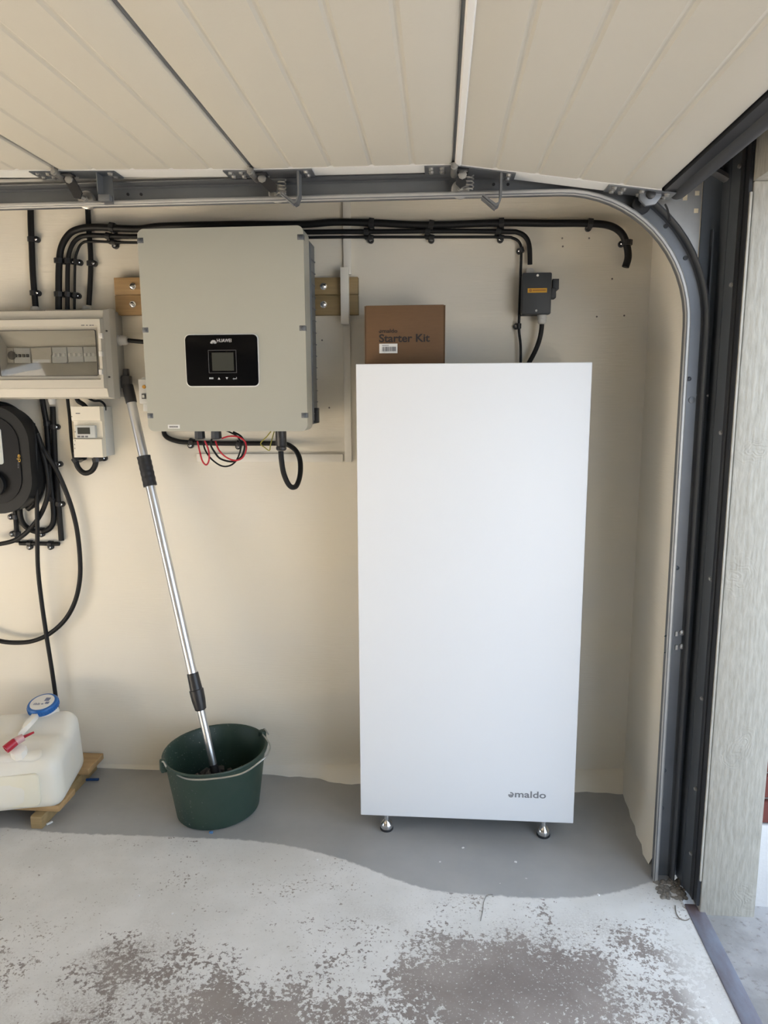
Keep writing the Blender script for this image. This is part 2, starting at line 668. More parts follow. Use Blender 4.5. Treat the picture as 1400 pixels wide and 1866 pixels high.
M_CARDE = mat('cardboard_edge', (0.07, 0.04, 0.02), 0.85)
M_CINK = mat('dark_ink', (0.02, 0.014, 0.012), 0.6)
M_DBOX = mat('distribution_box_grey', (0.56, 0.53, 0.46), 0.42)
M_DBOXD = mat('distribution_box_base', (0.40, 0.395, 0.37), 0.5)
M_CLEAR = mat('clear_plastic', (0.92, 0.92, 0.90), 0.06, trans=1.0)
M_BRK = mat('breaker_grey', (0.55, 0.56, 0.55), 0.4)
M_BRKD = mat('breaker_dark', (0.08, 0.075, 0.065), 0.5)
M_METER = mat('meter_ivory', (0.72, 0.68, 0.58), 0.5)
M_METERS = mat('meter_face', (0.52, 0.54, 0.53), 0.45)
M_GLAND = mat('grey_gland', (0.62, 0.61, 0.58), 0.45)
M_ISO = mat('isolator_grey', (0.040, 0.044, 0.048), 0.55)
M_YEL = mat('yellow_label', (0.62, 0.33, 0.01), 0.45)
M_TRUNK = mat('white_trunking', (0.84, 0.80, 0.72), 0.45)
M_ALU = mat('brushed_aluminium', (0.72, 0.73, 0.75), 0.32, 0.95)
M_BUCK = mat('green_bucket_plastic', (0.020, 0.046, 0.034), 0.5, var=(14, 0.5), col2=(0.035, 0.058, 0.045), bump=(60, .05))
_nt = M_BUCK.node_tree                                   # dried plaster splashes, most of them on one side
_b = _nt.nodes['Principled BSDF']
_src = _b.inputs['Base Color'].links[0].from_socket
_g = _nt.nodes.new('ShaderNodeNewGeometry')
_n = _nt.nodes.new('ShaderNodeTexNoise')
_n.inputs['Scale'].default_value = 130
_n.inputs['Detail'].default_value = 4
_nt.links.new(_g.outputs['Position'], _n.inputs['Vector'])
_sp = _nt.nodes.new('ShaderNodeSeparateXYZ')
_nt.links.new(_g.outputs['Position'], _sp.inputs[0])
_mr = _nt.nodes.new('ShaderNodeMapRange')
_mr.inputs[1].default_value = -.66
_mr.inputs[2].default_value = -.88
_mr.inputs[3].default_value = -.09
_mr.inputs[4].default_value = 0.0
_nt.links.new(_sp.outputs[0], _mr.inputs[0])
_ad = _nt.nodes.new('ShaderNodeMath')
_nt.links.new(_n.outputs['Fac'], _ad.inputs[0])
_nt.links.new(_mr.outputs[0], _ad.inputs[1])
_m2 = _nt.nodes.new('ShaderNodeMapRange')
_m2.inputs[1].default_value = .64
_m2.inputs[2].default_value = .70
_nt.links.new(_ad.outputs[0], _m2.inputs[0])
_mx = _nt.nodes.new('ShaderNodeMix')
_mx.data_type = 'RGBA'
_nt.links.new(_m2.outputs[0], _mx.inputs['Factor'])
_nt.links.new(_src, [i for i in _mx.inputs if i.name == 'A' and i.type == 'RGBA'][0])
[i for i in _mx.inputs if i.name == 'B' and i.type == 'RGBA'][0].default_value = (.22, .23, .20, 1)
_nt.links.new([o for o in _mx.outputs if o.type == 'RGBA'][0], _b.inputs['Base Color'])
M_WIRE = mat('handle_wire', (0.45, 0.46, 0.45), 0.35, 0.9)
M_RUBBLE = mat('rubble', (0.06, 0.055, 0.05), 0.9)
M_JUG = mat('translucent_polythene', (0.80, 0.79, 0.74), 0.4, sub=0.35, var=(5, 0.35), col2=(0.80, 0.74, 0.56))
M_JUGW = mat('white_polythene', (0.82, 0.80, 0.74), 0.42)
M_BLUE = mat('blue_plastic', (0.015, 0.13, 0.42), 0.38)
M_REDP = mat('red_plastic', (0.42, 0.012, 0.035), 0.35)
M_PINK = mat('frosted_pink_plastic', (0.62, 0.38, 0.38), 0.4)
M_BRICK = mat('red_brick', (0.16, 0.045, 0.035), 0.85, var=(12, .5))
M_MORT = mat('mortar', (0.30, 0.27, 0.25), 0.9)
M_RENDER = mat('white_render', (0.72, 0.72, 0.72), 0.85, bump=(40, .4))
M_THR = mat('threshold_steel', (0.27, 0.31, 0.40), 0.5, 0.2, var=(4, 0.9, (3, 1, 1)), col2=(0.15, 0.10, 0.10), bump=(40, .3))
M_DIRT = mat('floor_dirt', (0.20, 0.18, 0.155), 0.95)
M_CHIP = mat('paint_chip', (0.75, 0.75, 0.74), 0.7)
M_GOLD = mat('gold_print', (0.55, 0.33, 0.05), 0.4)
M_CHG = mat('charger_black', (0.014, 0.0145, 0.015), 0.45, spec=.3)
M_CHGF = mat('charger_face', (0.008, 0.008, 0.009), 0.4, spec=.25)
M_PALE = mat('pale_screen', (0.50, 0.53, 0.52), 0.3)
M_TEAL = mat('dark_teal_bracket', (0.06, 0.12, 0.13), 0.5)
M_ORNG = mat('orange_button', (0.55, 0.28, 0.04), 0.4)

# ------------------------------------------------------------------ structure
XR = 0.69      # inner face of the front wall beside the opening
XL = -3.3      # far inner wall
YB = -3.7      # wall behind the camera


def sbox(name, m, *a, **k):
    return struct(MB().box(*a, **k).build(name, m))


sbox('floor', M_FLOOR, XL - .1, 0.704, YB - .1, 0.1, -0.12, 0.0)
wall = sbox('wall_back', M_WALL, XL - .1, 1.0, 0.0, 0.12, -0.12, 2.62)
mb = MB().box(XL - .12, XL, YB, -2.5, -0.12, 2.62)          # far wall; unseen opening added and sized for sun and sky from the left
mb.box(XL - .12, XL, -1.2, 0.0, -0.12, 2.62)
mb.box(XL - .12, XL, -2.5, -1.2, 1.4, 2.62)
struct(mb.build('wall_left', M_DIM))
sbox('ground_left', M_OUT, -12.0, XL - .1, -9.0, 3.0, -0.14, -0.004)
sbox('wall_front', M_FRONT, XL, 0.88, YB - .12, YB, -0.12, 2.62)
mb = MB().box(XR, 0.875, -0.46, 0.0, -0.12, 2.62)
mb.box(0.735, 0.875, YB, -3.07, -0.12, 2.62)
struct(mb.build('wall_right', M_WALL))
sbox('ceiling', M_CEIL, XL - .12, 0.88, YB - .12, 0.12, 2.62, 2.74)
# uneven concrete kick at the foot of the wall
pts = [(-1.6, .004, .012), (-.95, .006, .02), (-.62, .012, .035), (-.48, .022, .045), (-.36, .050, .05), (-.2, .055, .055), (.1, .058, .06), (.4, .055, .06), (.60, .052, .065), (.66, .050, .07), (XR, .05, .07)]
mb = MB()
sm = smooth([(x, t, h) for x, t, h in pts], 6)
vsx = []
for x, t, h in sm:
    j = 0.004 * sin(x * 31) + 0.003 * sin(x * 77 + 1)
    vsx.append([(x, 0.01, -.02), (x, -max(.002, t + j), -.02), (x, -max(.002, t + j), .004), (x, -max(.0015, t * .35 + j * .3), h * .55), (x, 0.0, h), (x, .01, h)])
o = 0
for r_ in vsx:
    mb.v += [Vector(p) for p in r_]
for i in range(len(vsx) - 1):
    for k in range(6):
        k2 = (k + 1) % 6
        mb.f.append([i * 6 + k, i * 6 + k2, i * 6 + 6 + k2, i * 6 + 6 + k])
mb.f.append([0, 1, 2, 3, 4, 5])
mb.f.append([len(mb.v) - 6 + k for k in range(6)][::-1])
struct(mb.build('baseboard_back', M_WALL, ang=60))
mb = MB()
ys = [i * -.05 for i in range(0, 10)]
for y in ys:
    j = 0.004 * sin(y * 60)
    t = .012 + .03 * min(1, -y / .5) + j
    mb.v += [Vector(p) for p in ((XR + .01, y, -.02), (XR - t, y, -.02), (XR - t, y, .003), (XR - t * .4, y, .05), (XR, y, .13), (XR + .01, y, .13))]
for i in range(len(ys) - 1):
    for k in range(6):
        k2 = (k + 1) % 6
        mb.f.append([i * 6 + k, i * 6 + k2, i * 6 + 6 + k2, i * 6 + 6 + k])
struct(mb.build('baseboard_right', M_WALL, ang=60))
# timber post and lintel of the opening
struct(MB().box(0.736, 0.884, -0.655, -0.46, -0.01, 1.925, .004).build('trim_1', M_POST))
struct(MB().box(0.736, 0.884, -3.07, -0.46, 1.925, 2.62, .003).build('trim_2', M_POST))
# outside ground and threshold
sbox('ground', M_OUT, 0.752, 9.0, -9.0, 3.0, -0.14, -0.004)
th = MB().box(0.704, 0.752, -3.07, -0.622, -0.06, 0.004, .003).build('threshold_strip', M_THR)
tag(th, 'blue-grey and rusty steel threshold strip across the garage opening', 'threshold')
# small render and brick wall outside the post
bw = thing('brick_wall', 'dark red brick wall on a white rendered plinth outside the post', 'wall', (1.35, -0.56, 0))
MB().box(0.895, 1.75, -0.61, -0.50, -0.01, 0.245, .006).build('plinth', M_RENDER, bw)
MB().box(0.90, 1.745, -0.59, -0.505, 0.245, 2.3).build('mortar_bed', M_MORT, bw)
bme = None
row = 0
z = 0.250
while z < 2.25:
    x = 0.897 - (0.12 if row % 2 else 0)
    while x < 1.74:
        a, b_ = max(x, 0.897), min(x + .228, 1.748)
        if b_ - a > .03:
            o = MB().box(a, b_, -0.605, -0.585, z, z + .065, .003, 1).build('brick', M_BRICK, bw)
        x += .24
    z += .076
    row += 1
# ------------------------------------------------------------------ garage door overhead
JX = [-2.55, -2.033, -1.516, -1.0, -0.483, 0.033, 0.548]
JZ = [2.034, 2.03, 2.024, 2.013, 2.001, 1.999, 1.925]
Y0D, Y1D = -0.598, -3.0
door = thing('sectional_garage_door', 'cream ribbed sectional garage door rolled up overhead on its tracks', 'garage door', (-0.2, -1.8, 1.93))
for i in range(6):
    A = Vector((JX[i], 0, JZ[i]))
    B = Vector((JX[i + 1], 0, JZ[i + 1]))
    t = (B - A).normalized()
    n = Vector((-t.z, 0, t.x))
    Ln = (B - A).length
    gap = 0.004
    prof = [(gap, .010), (gap + .004, 0.002), (gap + .010, 0)]
    for k in range(1, 5):
        s = Ln * k / 5
        prof += [(s - .009, 0), (s - .003, .0028), (s + .001, .003), (s + .007, 0)]
    prof += [(Ln - gap - .010, 0), (Ln - gap - .004, .002), (Ln - gap, .010), (Ln - gap, .040), (gap, .040)]
    mb = MB()
    path = [Vector((0, Y0D, 0)), Vector((0, Y1D, 0))]
    mb.sweep([A + path[0], A + path[1]], [(t, n)] * 2, prof)
    pan = mb.build('door_panel', M_DOOR, door, ang=20)
    # folded end stile along the panel edge
    mb = MB()
    q = [(gap + .002, -.001), (Ln - gap - .002, -.001), (Ln - gap - .002, .038), (gap + .002, .038)]
    mb.sweep([A + Vector((0, -.594, 0)), A + Vector((0, -.534, 0))], [(t, n)] * 2, q)
    mb.build('end_stile', M_STILE, pan)
    # little open notches where the ribs run out
    if i > 0:
        mb = MB()
        mb.tube([A + Vector((0, Y0D, .012)), A + Vector((0, Y1D, .012))], .006, 8)
        mb.build('joint_gasket', M_GALV, pan)
    if i == 5:
        MB().sweep([A + path[0], A + path[1]], [(t, n)] * 2, [(.001, .001), (.005, -.004), (.015, -.004), (.018, .001), (.016, .01), (.001, .01)]).build('edge_strip', M_STILE, pan)
# bottom rail, rubber seal
A = Vector((JX[5], 0, JZ[5]))
B = Vector((JX[6], 0, JZ[6]))
t = (B - A).normalized()
n = Vector((-t.z, 0, t.x))
mb = MB()
mb.sweep([B + Vector((0, -.545, 0)), B + Vector((0, Y1D, 0))], [(t, n)] * 2, [(0.0, -.003), (.030, .004), (.034, .040), (0, .042)])
mb.build('bottom_rail', M_RUBBER, door)
mb = MB()
c0 = B + t * .046 + n * .016
mb.tube([c0 + Vector((0, -.535, 0)), c0 + Vector((0, -.55, 0)), c0 + Vector((0, Y1D, 0))], [.018, .021, .021], 16)
mb.build('rubber_seal', M_SEALR, door)


def bolt(mb_, p, ax, r=.006, h=.005):
    mb_.lathe(p, ax, [(r * 1.25, 0), (r * 1.25, h * .25), (r, h * .3), (r, h), (r * .6, h * 1.15)], 8)


# roller hinges at the panel joints
def hinge(ji, px_roller, py_roller, style):
    A = Vector((JX[ji], 0, JZ[ji]))
    B = Vector((JX[ji + 1], 0, JZ[ji + 1]))
    tl = (A - Vector((JX[ji - 1], 0, JZ[ji - 1]))).normalized()
    tr = (B - A).normalized()
    nl = Vector((-tl.z, 0, tl.x))
    nr = Vector((-tr.z, 0, tr.x))
    yv = Vector((0, 1, 0))
    mb_ = MB()
    y0, y1 = -.592, -.532
    mb_.sweep([A + yv * y0, A + yv * y1], [(tl, nl)] * 2, [(-.075, -.004), (-.004, -.004), (-.004, -.0012), (-.075, -.0012)])
    mb_.sweep([A + yv * y0, A + yv * y1], [(tr, nr)] * 2, [(.004, -.004), (.155, -.004), (.155, -.0012), (.004, -.0012)])
    h = mb_.build('hinge_plate', M_DKSTEEL if style == 0 else M_GALV, door)
    mb_ = MB()
    k = A + Vector((0, 0, -.008))
    mb_.tube([k + yv * -.607, k + yv * -.535], .009, 12)
    mb_.tube([k + yv * -.612, k + yv * -.606], .006, 10)
    mb_.build('knuckle', M_GALVL, h)
    for s_, (tt, nn) in ((-.058, (tl, nl)), (-.03, (tl, nl)), (.03, (tr, nr)), (.138, (tr, nr))):
        for yy in (-.578, -.548):
            mb_ = MB()
            bolt(mb_, A + tt * s_ + nn * -.004 + yv * yy, -nn)
            mb_.build('bolt', M_GALVL, h)
    # roller carrier arm
    rc = P(px_roller, py_roller, -.56)
    st = A + tr * .022 + nr * -.004
    mb_ = MB()
    a_ = Vector((st.x, 0, st.z - .012))
    e_ = Vector((rc.x, 0, rc.z))
    tt = (e_ - a_).normalized()
    nn = Vector((-tt.z, 0, tt.x))
    ln = (e_ - a_).length
    prof = [(-.012, -.013), (ln, -.013), (ln + .010, 0), (ln, .013), (-.012, .013)]
    mb_.sweep([a_ + yv * -.572, a_ + yv * -.566], [(tt, nn)] * 2, prof)
    mb_.box(st.x - .014, st.x + .016, -.590, -.566, st.z - .006, st.z - .002)
    mb_.build('roller_arm', M_BLKP, h)
    mb_ = MB()
    bolt(mb_, a_ + yv * -.572, (0, -1, 0), .009, .004)
    mb_.build('pivot_bolt', M_GALVL, h)
    mb_ = MB()
    mb_.lathe((rc.x, -.524, rc.z), (0, 1, 0), [(.008, -.02), (.008, -.006), (.020, -.006), (.0235, -.003), (.0235, .006), (.020, .009), (.006, .009)], 24)
    mb_.lathe((rc.x, -.57, rc.z), (0, 1, 0), [(.0055, 0), (.0055, .05)], 10)
    mb_.build('roller', M_GALVL, h)
    # drop bracket
    s0 = A + tr * .118
    mb_ = MB()
    w0 = .0016
    z0 = s0.z - .004
    yb0, yb1 = -.588, -.552
    if style == 0:
        mb_.box(s0.x - .012, s0.x + .014, yb1 - .002, yb1, z0 - .072, z0)
        mb_.box(s0.x - .014, s0.x - .012, yb0, yb1, z0 - .05, z0)
        mb_.box(s0.x - .020, s0.x + .012, yb1 - .022, yb1 - .002, z0 - .066, z0 - .050, .002)
    else:
        mb_.sweep([Vector((s0.x, yb0, z0)), Vector((s0.x, yb1, z0))], [(Vector((1, 0, 0)), Vector((0, 0, 1)))] * 2,
                  [(-.002, 0), (.004, 0), (.003, -.058), (-.004, -.076), (-.012, -.080), (-.046, -.052), (-.044, -.049), (-.012, -.072), (-.006, -.070), (-.002, -.056)])
        for q in range(3 if style == 2 else 1):
            mb_.tube([Vector((s0.x - .046, yb0 + .008 + q * .011, z0 - .054)), Vector((s0.x - .012, yb0 + .008 + q * .011, z0 - .082))], .0028, 6)
    mb_.build('drop_bracket', M_GALV, h)
    if style:
        mb_ = MB()
        sp = []
        for q in range(40):
            a = q / 40 * 2 * pi * 4
            sp.append(Vector((rc.x + .022 + .010 * cos(a), -.566 + .010 * sin(a), rc.z + .022 - q * .0009)))
        mb_.tube(sp, .0018, 5)
        mb_.build('spring', M_GALVL, h)


hinge(3, 146, 358, 0)
hinge(4, 500, 346, 1)
hinge(5, 840, 338, 2)
# bottom corner bracket with roller
mb = MB()
mb.sweep([B + Vector((0, -.592, 0)), B + Vector((0, -.532, 0))], [(t, n)] * 2, [(-.135, -.004), (.030, -.004), (.030, -.0012), (-.135, -.0012)])
cb = mb.build('corner_bracket', M_GALV, door)
mb = MB()
rc = P(1184, 358, -.56)
mb.prism([(rc.x - .030, rc.z + .034), (rc.x + .024, rc.z + .026), (rc.x + .026, rc.z - .004), (rc.x + .012, rc.z - .022), (rc.x - .012, rc.z - .026), (rc.x - .028, rc.z - .010)], -.575, -.566, .002)
mb.build('roller_carrier', M_GALV, cb)
for s_ in (-.118, -.095, -.05, .012):
    for yy in (-.578, -.548):
        mb = MB()
        bolt(mb, B + t * s_ + n * -.004 + Vector((0, yy, 0)), -n)
        mb.build('bolt', M_GALVL, cb)
mb = MB()
mb.lathe((rc.x - .002, -.576, rc.z), (0, -1, 0), [(.011, 0), (.011, .008), (.007, .010)], 12)
mb.lathe((rc.x - .01, -.524, rc.z - .012), (0, 1, 0), [(.008, -.04), (.008, -.006), (.020, -.006), (.0235, -.003), (.0235, .006), (.020, .009)], 20)
mb.build('roller', M_BLKP, cb)
mb = MB()
mb.tube(smooth([P(1212, 372, -.56), P(1216, 380, -.56), P(1219, 392, -.558), P(1221, 402, -.556)], 4), .0025, 6)
mb.build('pull_cable', M_BLKP, cb)

# ------------------------------------------------------------------ door track
track = thing('door_track', 'curved galvanised steel garage door track from overhead down to floor', 'door track', (0.68, -0.52, 0))


def thick(poly, th_):
    """closed outline of a thin sheet following an open polyline"""
    L_, R_ = [], []
    n_ = len(poly)
    for i in range(n_):
        a = poly[max(i - 1, 0)]
        b = poly[min(i + 1, n_ - 1)]
        dx, dz = b[0] - a[0], b[1] - a[1]
        l = hypot(dx, dz) or 1
        L_.append((poly[i][0] - dz / l * th_ / 2, poly[i][1] + dx / l * th_ / 2))
        R_.append((poly[i][0] + dz / l * th_ / 2, poly[i][1] - dx / l * th_ / 2))
    return L_ + R_[::-1]


def rail(zh, xv_top, xv_bot, R, xs, zend, prof, name, m, parent, endang=90):
    cx, cz = xv_top - R, zh - R
    pts_, fr = [], []
    for x in (xs, -.8, -.2, cx):
        pts_.append(Vector((x, 0, zh)))
        fr.append((Vector((0, 0, 1)), Vector((0, 1, 0))))
    for k in range(1, 17):
        a = radians(endang * k / 16)
        pts_.append(Vector((cx + R * sin(a), 0, cz + R * cos(a))))
        fr.append((Vector((sin(a), 0, cos(a))), Vector((0, 1, 0))))
    if zend is not None:
        for zz_ in (1.3, .6, zend):
            pts_.append(Vector((xv_top + (xv_bot - xv_top) * (cz - zz_) / cz, 0, zz_)))
            fr.append((Vector((1, 0, 0)), Vector((0, 1, 0))))
    return MB().sweep(pts_, fr, prof).build(name, m, parent, ang=35)


Cprof = thick([(.010, -.524), (.006, -.531), (0, -.533), (-.002, -.527), (.0, -.520), (.0, -.502), (.005, -.497), (.026, -.497), (.047, -.497), (.052, -.502), (.052, -.522), (.055, -.530), (.058, -.527)], .0022)
_lip = [(.004 + .0075 * cos(2 * pi * k_ / 10), -.527 + .0075 * sin(2 * pi * k_ / 10)) for k_ in range(10)]
lr = rail(1.941, .642, .648, .335, -3.0, 0.0, Cprof, 'lower_rail', M_GALV, track)
rail(1.941, .642, .648, .335, -3.0, 0.001, _lip, 'rolled_lip', mat('lip_highlight_zinc', (0.46, 0.46, 0.45), 0.4, 0.35, var=(25, .4)), lr)  # lip highlight painted in: same metal as the rail, coloured lighter
for z in (1.47, .34, .22, .95):
    MB().lathe((.667, -.498, z), (0, -1, 0), [(.006, 0), (.006, .003), (.003, .005)], 10).build('rail_rivet', M_DKSTEEL, lr)
for q, r_ in (((1214, 412), .006), ((1250, 470), .006), ((233, 354), .004), ((257, 354), .004), ((900, 336), .004), ((926, 336), .004)):
    p = P(*q, -.5)
    MB().lathe((p.x, -.4985, p.z), (0, -1, 0), [(r_, 0), (r_, .002)], 10).build('rail_rivet', M_BLKP, lr)
mb = MB()
mb.box(.645, .697, -.4995, -.498, 1.425, 1.43)
mb.box(.652, .656, -.503, -.498, 1.405, 1.425)
mb.box(.662, .666, -.503, -.498, 1.405, 1.425)
mb.lathe((.678, -.498, 1.414), (0, -1, 0), [(.009, 0), (.009, .003), (.004, .004)], 10)
mb.build('rail_splice', M_GALV, lr)
for py in (1153, 1178):
    p = P(1243, py, -.5)
    mb = MB()
    mb.lathe((p.x, -.498, p.z), (0, -1, 0), [(.008, 0), (.008, .004), (.004, .006)], 10)
    mb.box(p.x - .018, p.x - .012, -.502, -.498, p.z - .010, p.z + .004)
    mb.build('rail_bolt', M_GALVL, lr)
mb = MB()
p1, p2, p3 = P(1222, 1142, -.5), P(1220, 1190, -.5), P(1208, 1184, -.5)
mb.box(p1.x - .004, p1.x, -.52, -.48, p2.z, p1.z)
for py in (1156, 1186):
    a, b_ = P(1222, py - 8, -.5), P(1208, py, -.5)
    mb.prism([(a.x, a.z), (a.x, b_.z - .002), (b_.x, b_.z - .001)], -.515, -.512)
mb.build('rail_hook', M_TEAL, track)
Uprof = thick([(.010, -.530), (.0, -.534), (-.002, -.524), (0, -.50), (.004, -.492), (.030, -.492), (.034, -.50), (.034, -.522)], .002)
rail(2.004, .83, None, .24, -3.0, None, Uprof, 'upper_rail', M_GALVL, track, endang=62)
# vertical angle frame
mb = MB().box(.675, .726, -.494, -.488, 0, 2.03)
mb.box(.722, .726, -.545, -.492, 0, 2.03)
mb.add([(.724, -.545, 0), (.738, -.604, 0), (.742, -.604, 0), (.729, -.540, 0), (.724, -.545, 2.03), (.738, -.604, 2.05), (.742, -.604, 2.05), (.729, -.540, 2.03)],
       [(0, 1, 5, 4), (1, 2, 6, 5), (2, 3, 7, 6), (3, 0, 4, 7), (0, 3, 2, 1), (4, 5, 6, 7)])
mb.box(.700, .704, -.510, -.492, 0, 1.85)
fr_ = mb.build('angle_frame', M_DKSTEEL, track)
for z in (1.98, 1.70, 1.33, .94, .60, .33, .13):
    mb = MB()
    bolt(mb, Vector((.7305, -.577, z)), (-.97, -.23, 0), .005, .004)
    mb.build('frame_screw', M_GALVL, fr_)
mb = MB()
mb.box(.7005, .7085, -.496, -.4935, 1.428, 1.434)
p = P(1296, 721, -.495)
mb.prism(rrect(p.x - .011, p.x + .011, p.z - .003, p.z + .003, .0028, 4), -.4955, -.4935)
mb.build('frame_slot', M_STICK, fr_)
mb = MB().box(.726, .734, -.651, -.600, 0.02, 2.075)
mb.box(.722, .728, -.628, -.606, 0.02, 2.075, .002)
mb.build('rubber_gasket', M_RUBBER, track)
MB().box(.7285, .7335, -.657, -.6515, 0.10, 1.90).build('gasket_edge', M_POST, track)
# top gusset with punched holes
from mathutils.geometry import tessellate_polygon
outl = [(.307 + .375 * cos(radians(q)), 1.606 + .375 * sin(radians(q))) for q in (8, 20, 32, 44, 56, 66)] + [(.46, 2.02), (.674, 2.02), (.674, 1.66)]
loops_ = [outl]
for px, py, hw, hh in ((1271, 352, .006, .006), (1249, 358, .006, .010), (1269, 384, .006, .006)):
    p = P(px, py, -.486)
    loops_.append([(p.x - hw, p.z - hh), (p.x - hw, p.z + hh), (p.x + hw, p.z + hh), (p.x + hw, p.z - hh)])
fl = [q for l in loops_ for q in l]
tris = tessellate_polygon([[Vector((x, z, 0)) for x, z in l] for l in loops_])
nn_ = len(fl)
fs_ = [tuple(t_) for t_ in tris] + [tuple(i + nn_ for i in t_[::-1]) for t_ in tris]
k = 0
for l in loops_:
    for i in range(len(l)):
        fs_.append((k + i, k + (i + 1) % len(l), nn_ + k + (i + 1) % len(l), nn_ + k + i))
    k += len(l)
MB().add([(x, -.487, z) for x, z in fl] + [(x, -.484, z) for x, z in fl], fs_).build('gusset_plate', M_GALVL, track)
# dirt heap at the foot of the track
mb = MB()
for k in range(70):
    x, y = random.uniform(.645, .728), random.uniform(-.60, -.52)
    r = random.uniform(.003, .007)
    mb.lathe((x, y, 0), (0, 0, 1), [(r * 1.6, -.002), (r * 1.3, r * .5), (r * .5, r)], 7)
dh = mb.build('dirt', M_DIRT)
dh['kind'] = 'stuff'
tag(dh, 'crumbly dirt and dry debris at the foot of the vertical track', 'dirt')


# ------------------------------------------------------------------ cables on the wall
def clip(parent, cpx, spx, Y, r):
    """saddle over the cable at pixel cpx with its nail at pixel spx"""
    c = P(*cpx, Y)
    s = P(*spx, Y)
    dv = (s - c)
    dv.y = 0
    l = dv.length
    tt = dv.normalized()
    nn = Vector((-tt.z, 0, tt.x))
    mb_ = MB()
    wd = .008
    prof = [(-r - .003, Y + r), (-r - .003, Y - r * .5), (-r * .5, Y - r - .003), (r * .5, Y - r - .003), (r + .003, Y - r * .5), (r + .004, -.010), (l + .007, -.010), (l + .007, 0.0)]
    prof = [(a, min(b, -.0004)) for a, b in prof]
    prof += [(-r - .003, -.0004)] if prof[0][1] < -.0004 else []
    base = Vector((c.x, 0, c.z))
    mb_.sweep([base - nn * wd, base + nn * wd], [(tt, Vector((0, 1, 0)))] * 2, prof)
    sb_ = base + tt * l
    mb_.lathe((sb_.x, -.0004, sb_.z), (0, -1, 0), [(.0105, 0), (.0105, .012), (.008, .015)], 12)
    o_ = mb_.build('cable_clip', M_BLKP, parent)
    mb_ = MB().lathe((sb_.x, -.015, sb_.z), (0, -1, 0), [(.0055, 0), (.0055, .002), (.003, .004)], 10)
    mb_.build('nail_head', M_CHROME, o_)


def cable(label, pts, r, Y, m=M_BLK, clips=(), name='cable', cat='cable', n=8, group=None, sides=10, sm_=True):
    """pts of (px,py) or (px,py,Y)"""
    w_ = [P(p[0], p[1], p[2] if len(p) > 2 else Y) for p in pts]
    o_ = MB().tube(smooth(w_, n) if sm_ else w_, r, sides).build(name, m, ang=50)
    tag(o_, label, cat, group)
    for c, s in clips:
        clip(o_, c, s, Y, r)
    return o_


YA = -.030
cable('thickest black cable curving over the inverter to its cut end at right',
      [(107, 575), (107, 540), (108, 480), (113, 448), (128, 425), (150, 416), (180, 414), (250, 417), (300, 412), (430, 409), (550, 409), (610, 405), (680, 406), (780, 410), (915, 406), (1000, 407), (1070, 407), (1110, 411), (1132, 424), (1142, 445), (1145, 468), (1140, 487)],
      .0115, YA, clips=[((107, 475), (116, 475)), ((107, 536), (115, 536)), ((204, 414), (203, 424)), ((677, 406), (676, 415)), ((786, 410), (785, 415)), ((914, 406), (914, 414)), ((1076, 407), (1075, 413)), ((1144, 442), (1136, 442))])
cable('medium black cable running under the thickest one and down into the grey isolator switch',
      [(123, 575), (123, 540), (124, 480), (128, 455), (140, 436), (165, 429), (250, 431), (420, 428), (560, 423), (680, 422), (800, 421), (920, 422), (945, 424), (959, 433), (965, 450), (966, 482)],
      .0078, -.028, clips=[((123, 475), (129, 475)), ((123, 536), (129, 537)), ((197, 430), (196, 437)), ((668, 422), (668, 429)), ((780, 421), (779, 428)), ((909, 421), (908, 426))])
cable('thinnest black cable running lowest along the wall and down behind the white cabinet',
      [(136, 575), (136, 540), (137, 480), (141, 458), (150, 443), (170, 440), (250, 442), (420, 438), (560, 433), (680, 432), (800, 432), (915, 432), (935, 434), (946, 441), (950, 455), (949, 500), (947, 560), (946, 600), (949, 630), (949, 668)],
      .0045, -.024, clips=[((138, 477), (141, 477)), ((136, 537), (138, 538)), ((207, 441), (206, 446)), ((676, 432), (675, 436)), ((787, 432), (786, 436)), ((914, 432), (913, 435)), ((951, 455), (948, 456)), ((946, 594), (942, 594))])
cable('black cable conduit dropping straight into distribution box near photo left edge', [(56, 330), (56, 400), (58, 450), (60, 500), (65, 560)], .0105, -.0115,
      clips=[((58, 436), (66, 436)), ((62, 534), (68, 534))], name='cable_conduit', cat='conduit')
cable('black cable conduit crossing behind three curved cables into box top', [(159, 330), (160, 380), (162, 420), (165, 460), (165, 500), (162, 556)], .0090, -.0096,
      clips=[((165, 480), (171, 480))], name='cable_conduit', cat='conduit')
cable('short black cable curving from isolator switch down behind cabinet', [(988, 585, -.05), (987, 600, -.05), (983, 620, -.045), (974, 643, -.04), (958, 672, -.03)], .008, -.04)
# wiring under the inverter
cable('black cable leaving inverter left underside and running right along wall below it', [(298, 770), (299, 788), (305, 797), (320, 803), (340, 806), (400, 808), (470, 808), (520, 808)], .0085, -.012,
      clips=[((349, 805), (347, 812)), ((436, 808), (434, 814))])
cable('thick black cable loop hanging from inverter right connector', [(512, 822, -.20), (513, 838, -.20), (517, 862, -.19), (525, 881, -.18), (533, 888, -.17), (541, 884, -.15), (547, 865, -.12), (547, 840, -.08), (540, 822, -.045), (528, 812, -.02), (516, 808, -.014)], .0088, -.1)
cable('narrow red wire loop hanging from inverter left connector', [(360, 804, -.2), (364, 822, -.205), (369, 840, -.21), (376, 847, -.21), (381, 838, -.205), (380, 820, -.2), (373, 803, -.2)], .0027, -.2, M_RED, cat='wire', name='wire_loop')
cable('wide red wire loop hanging from inverter middle connector', [(393, 804, -.2), (399, 820, -.215), (412, 833, -.22), (428, 839, -.22), (442, 834, -.21), (449, 818, -.20), (446, 804, -.19), (434, 796, -.19), (418, 795, -.19), (404, 799, -.19)], .0027, -.2, M_RED, cat='wire', name='wire_loop')
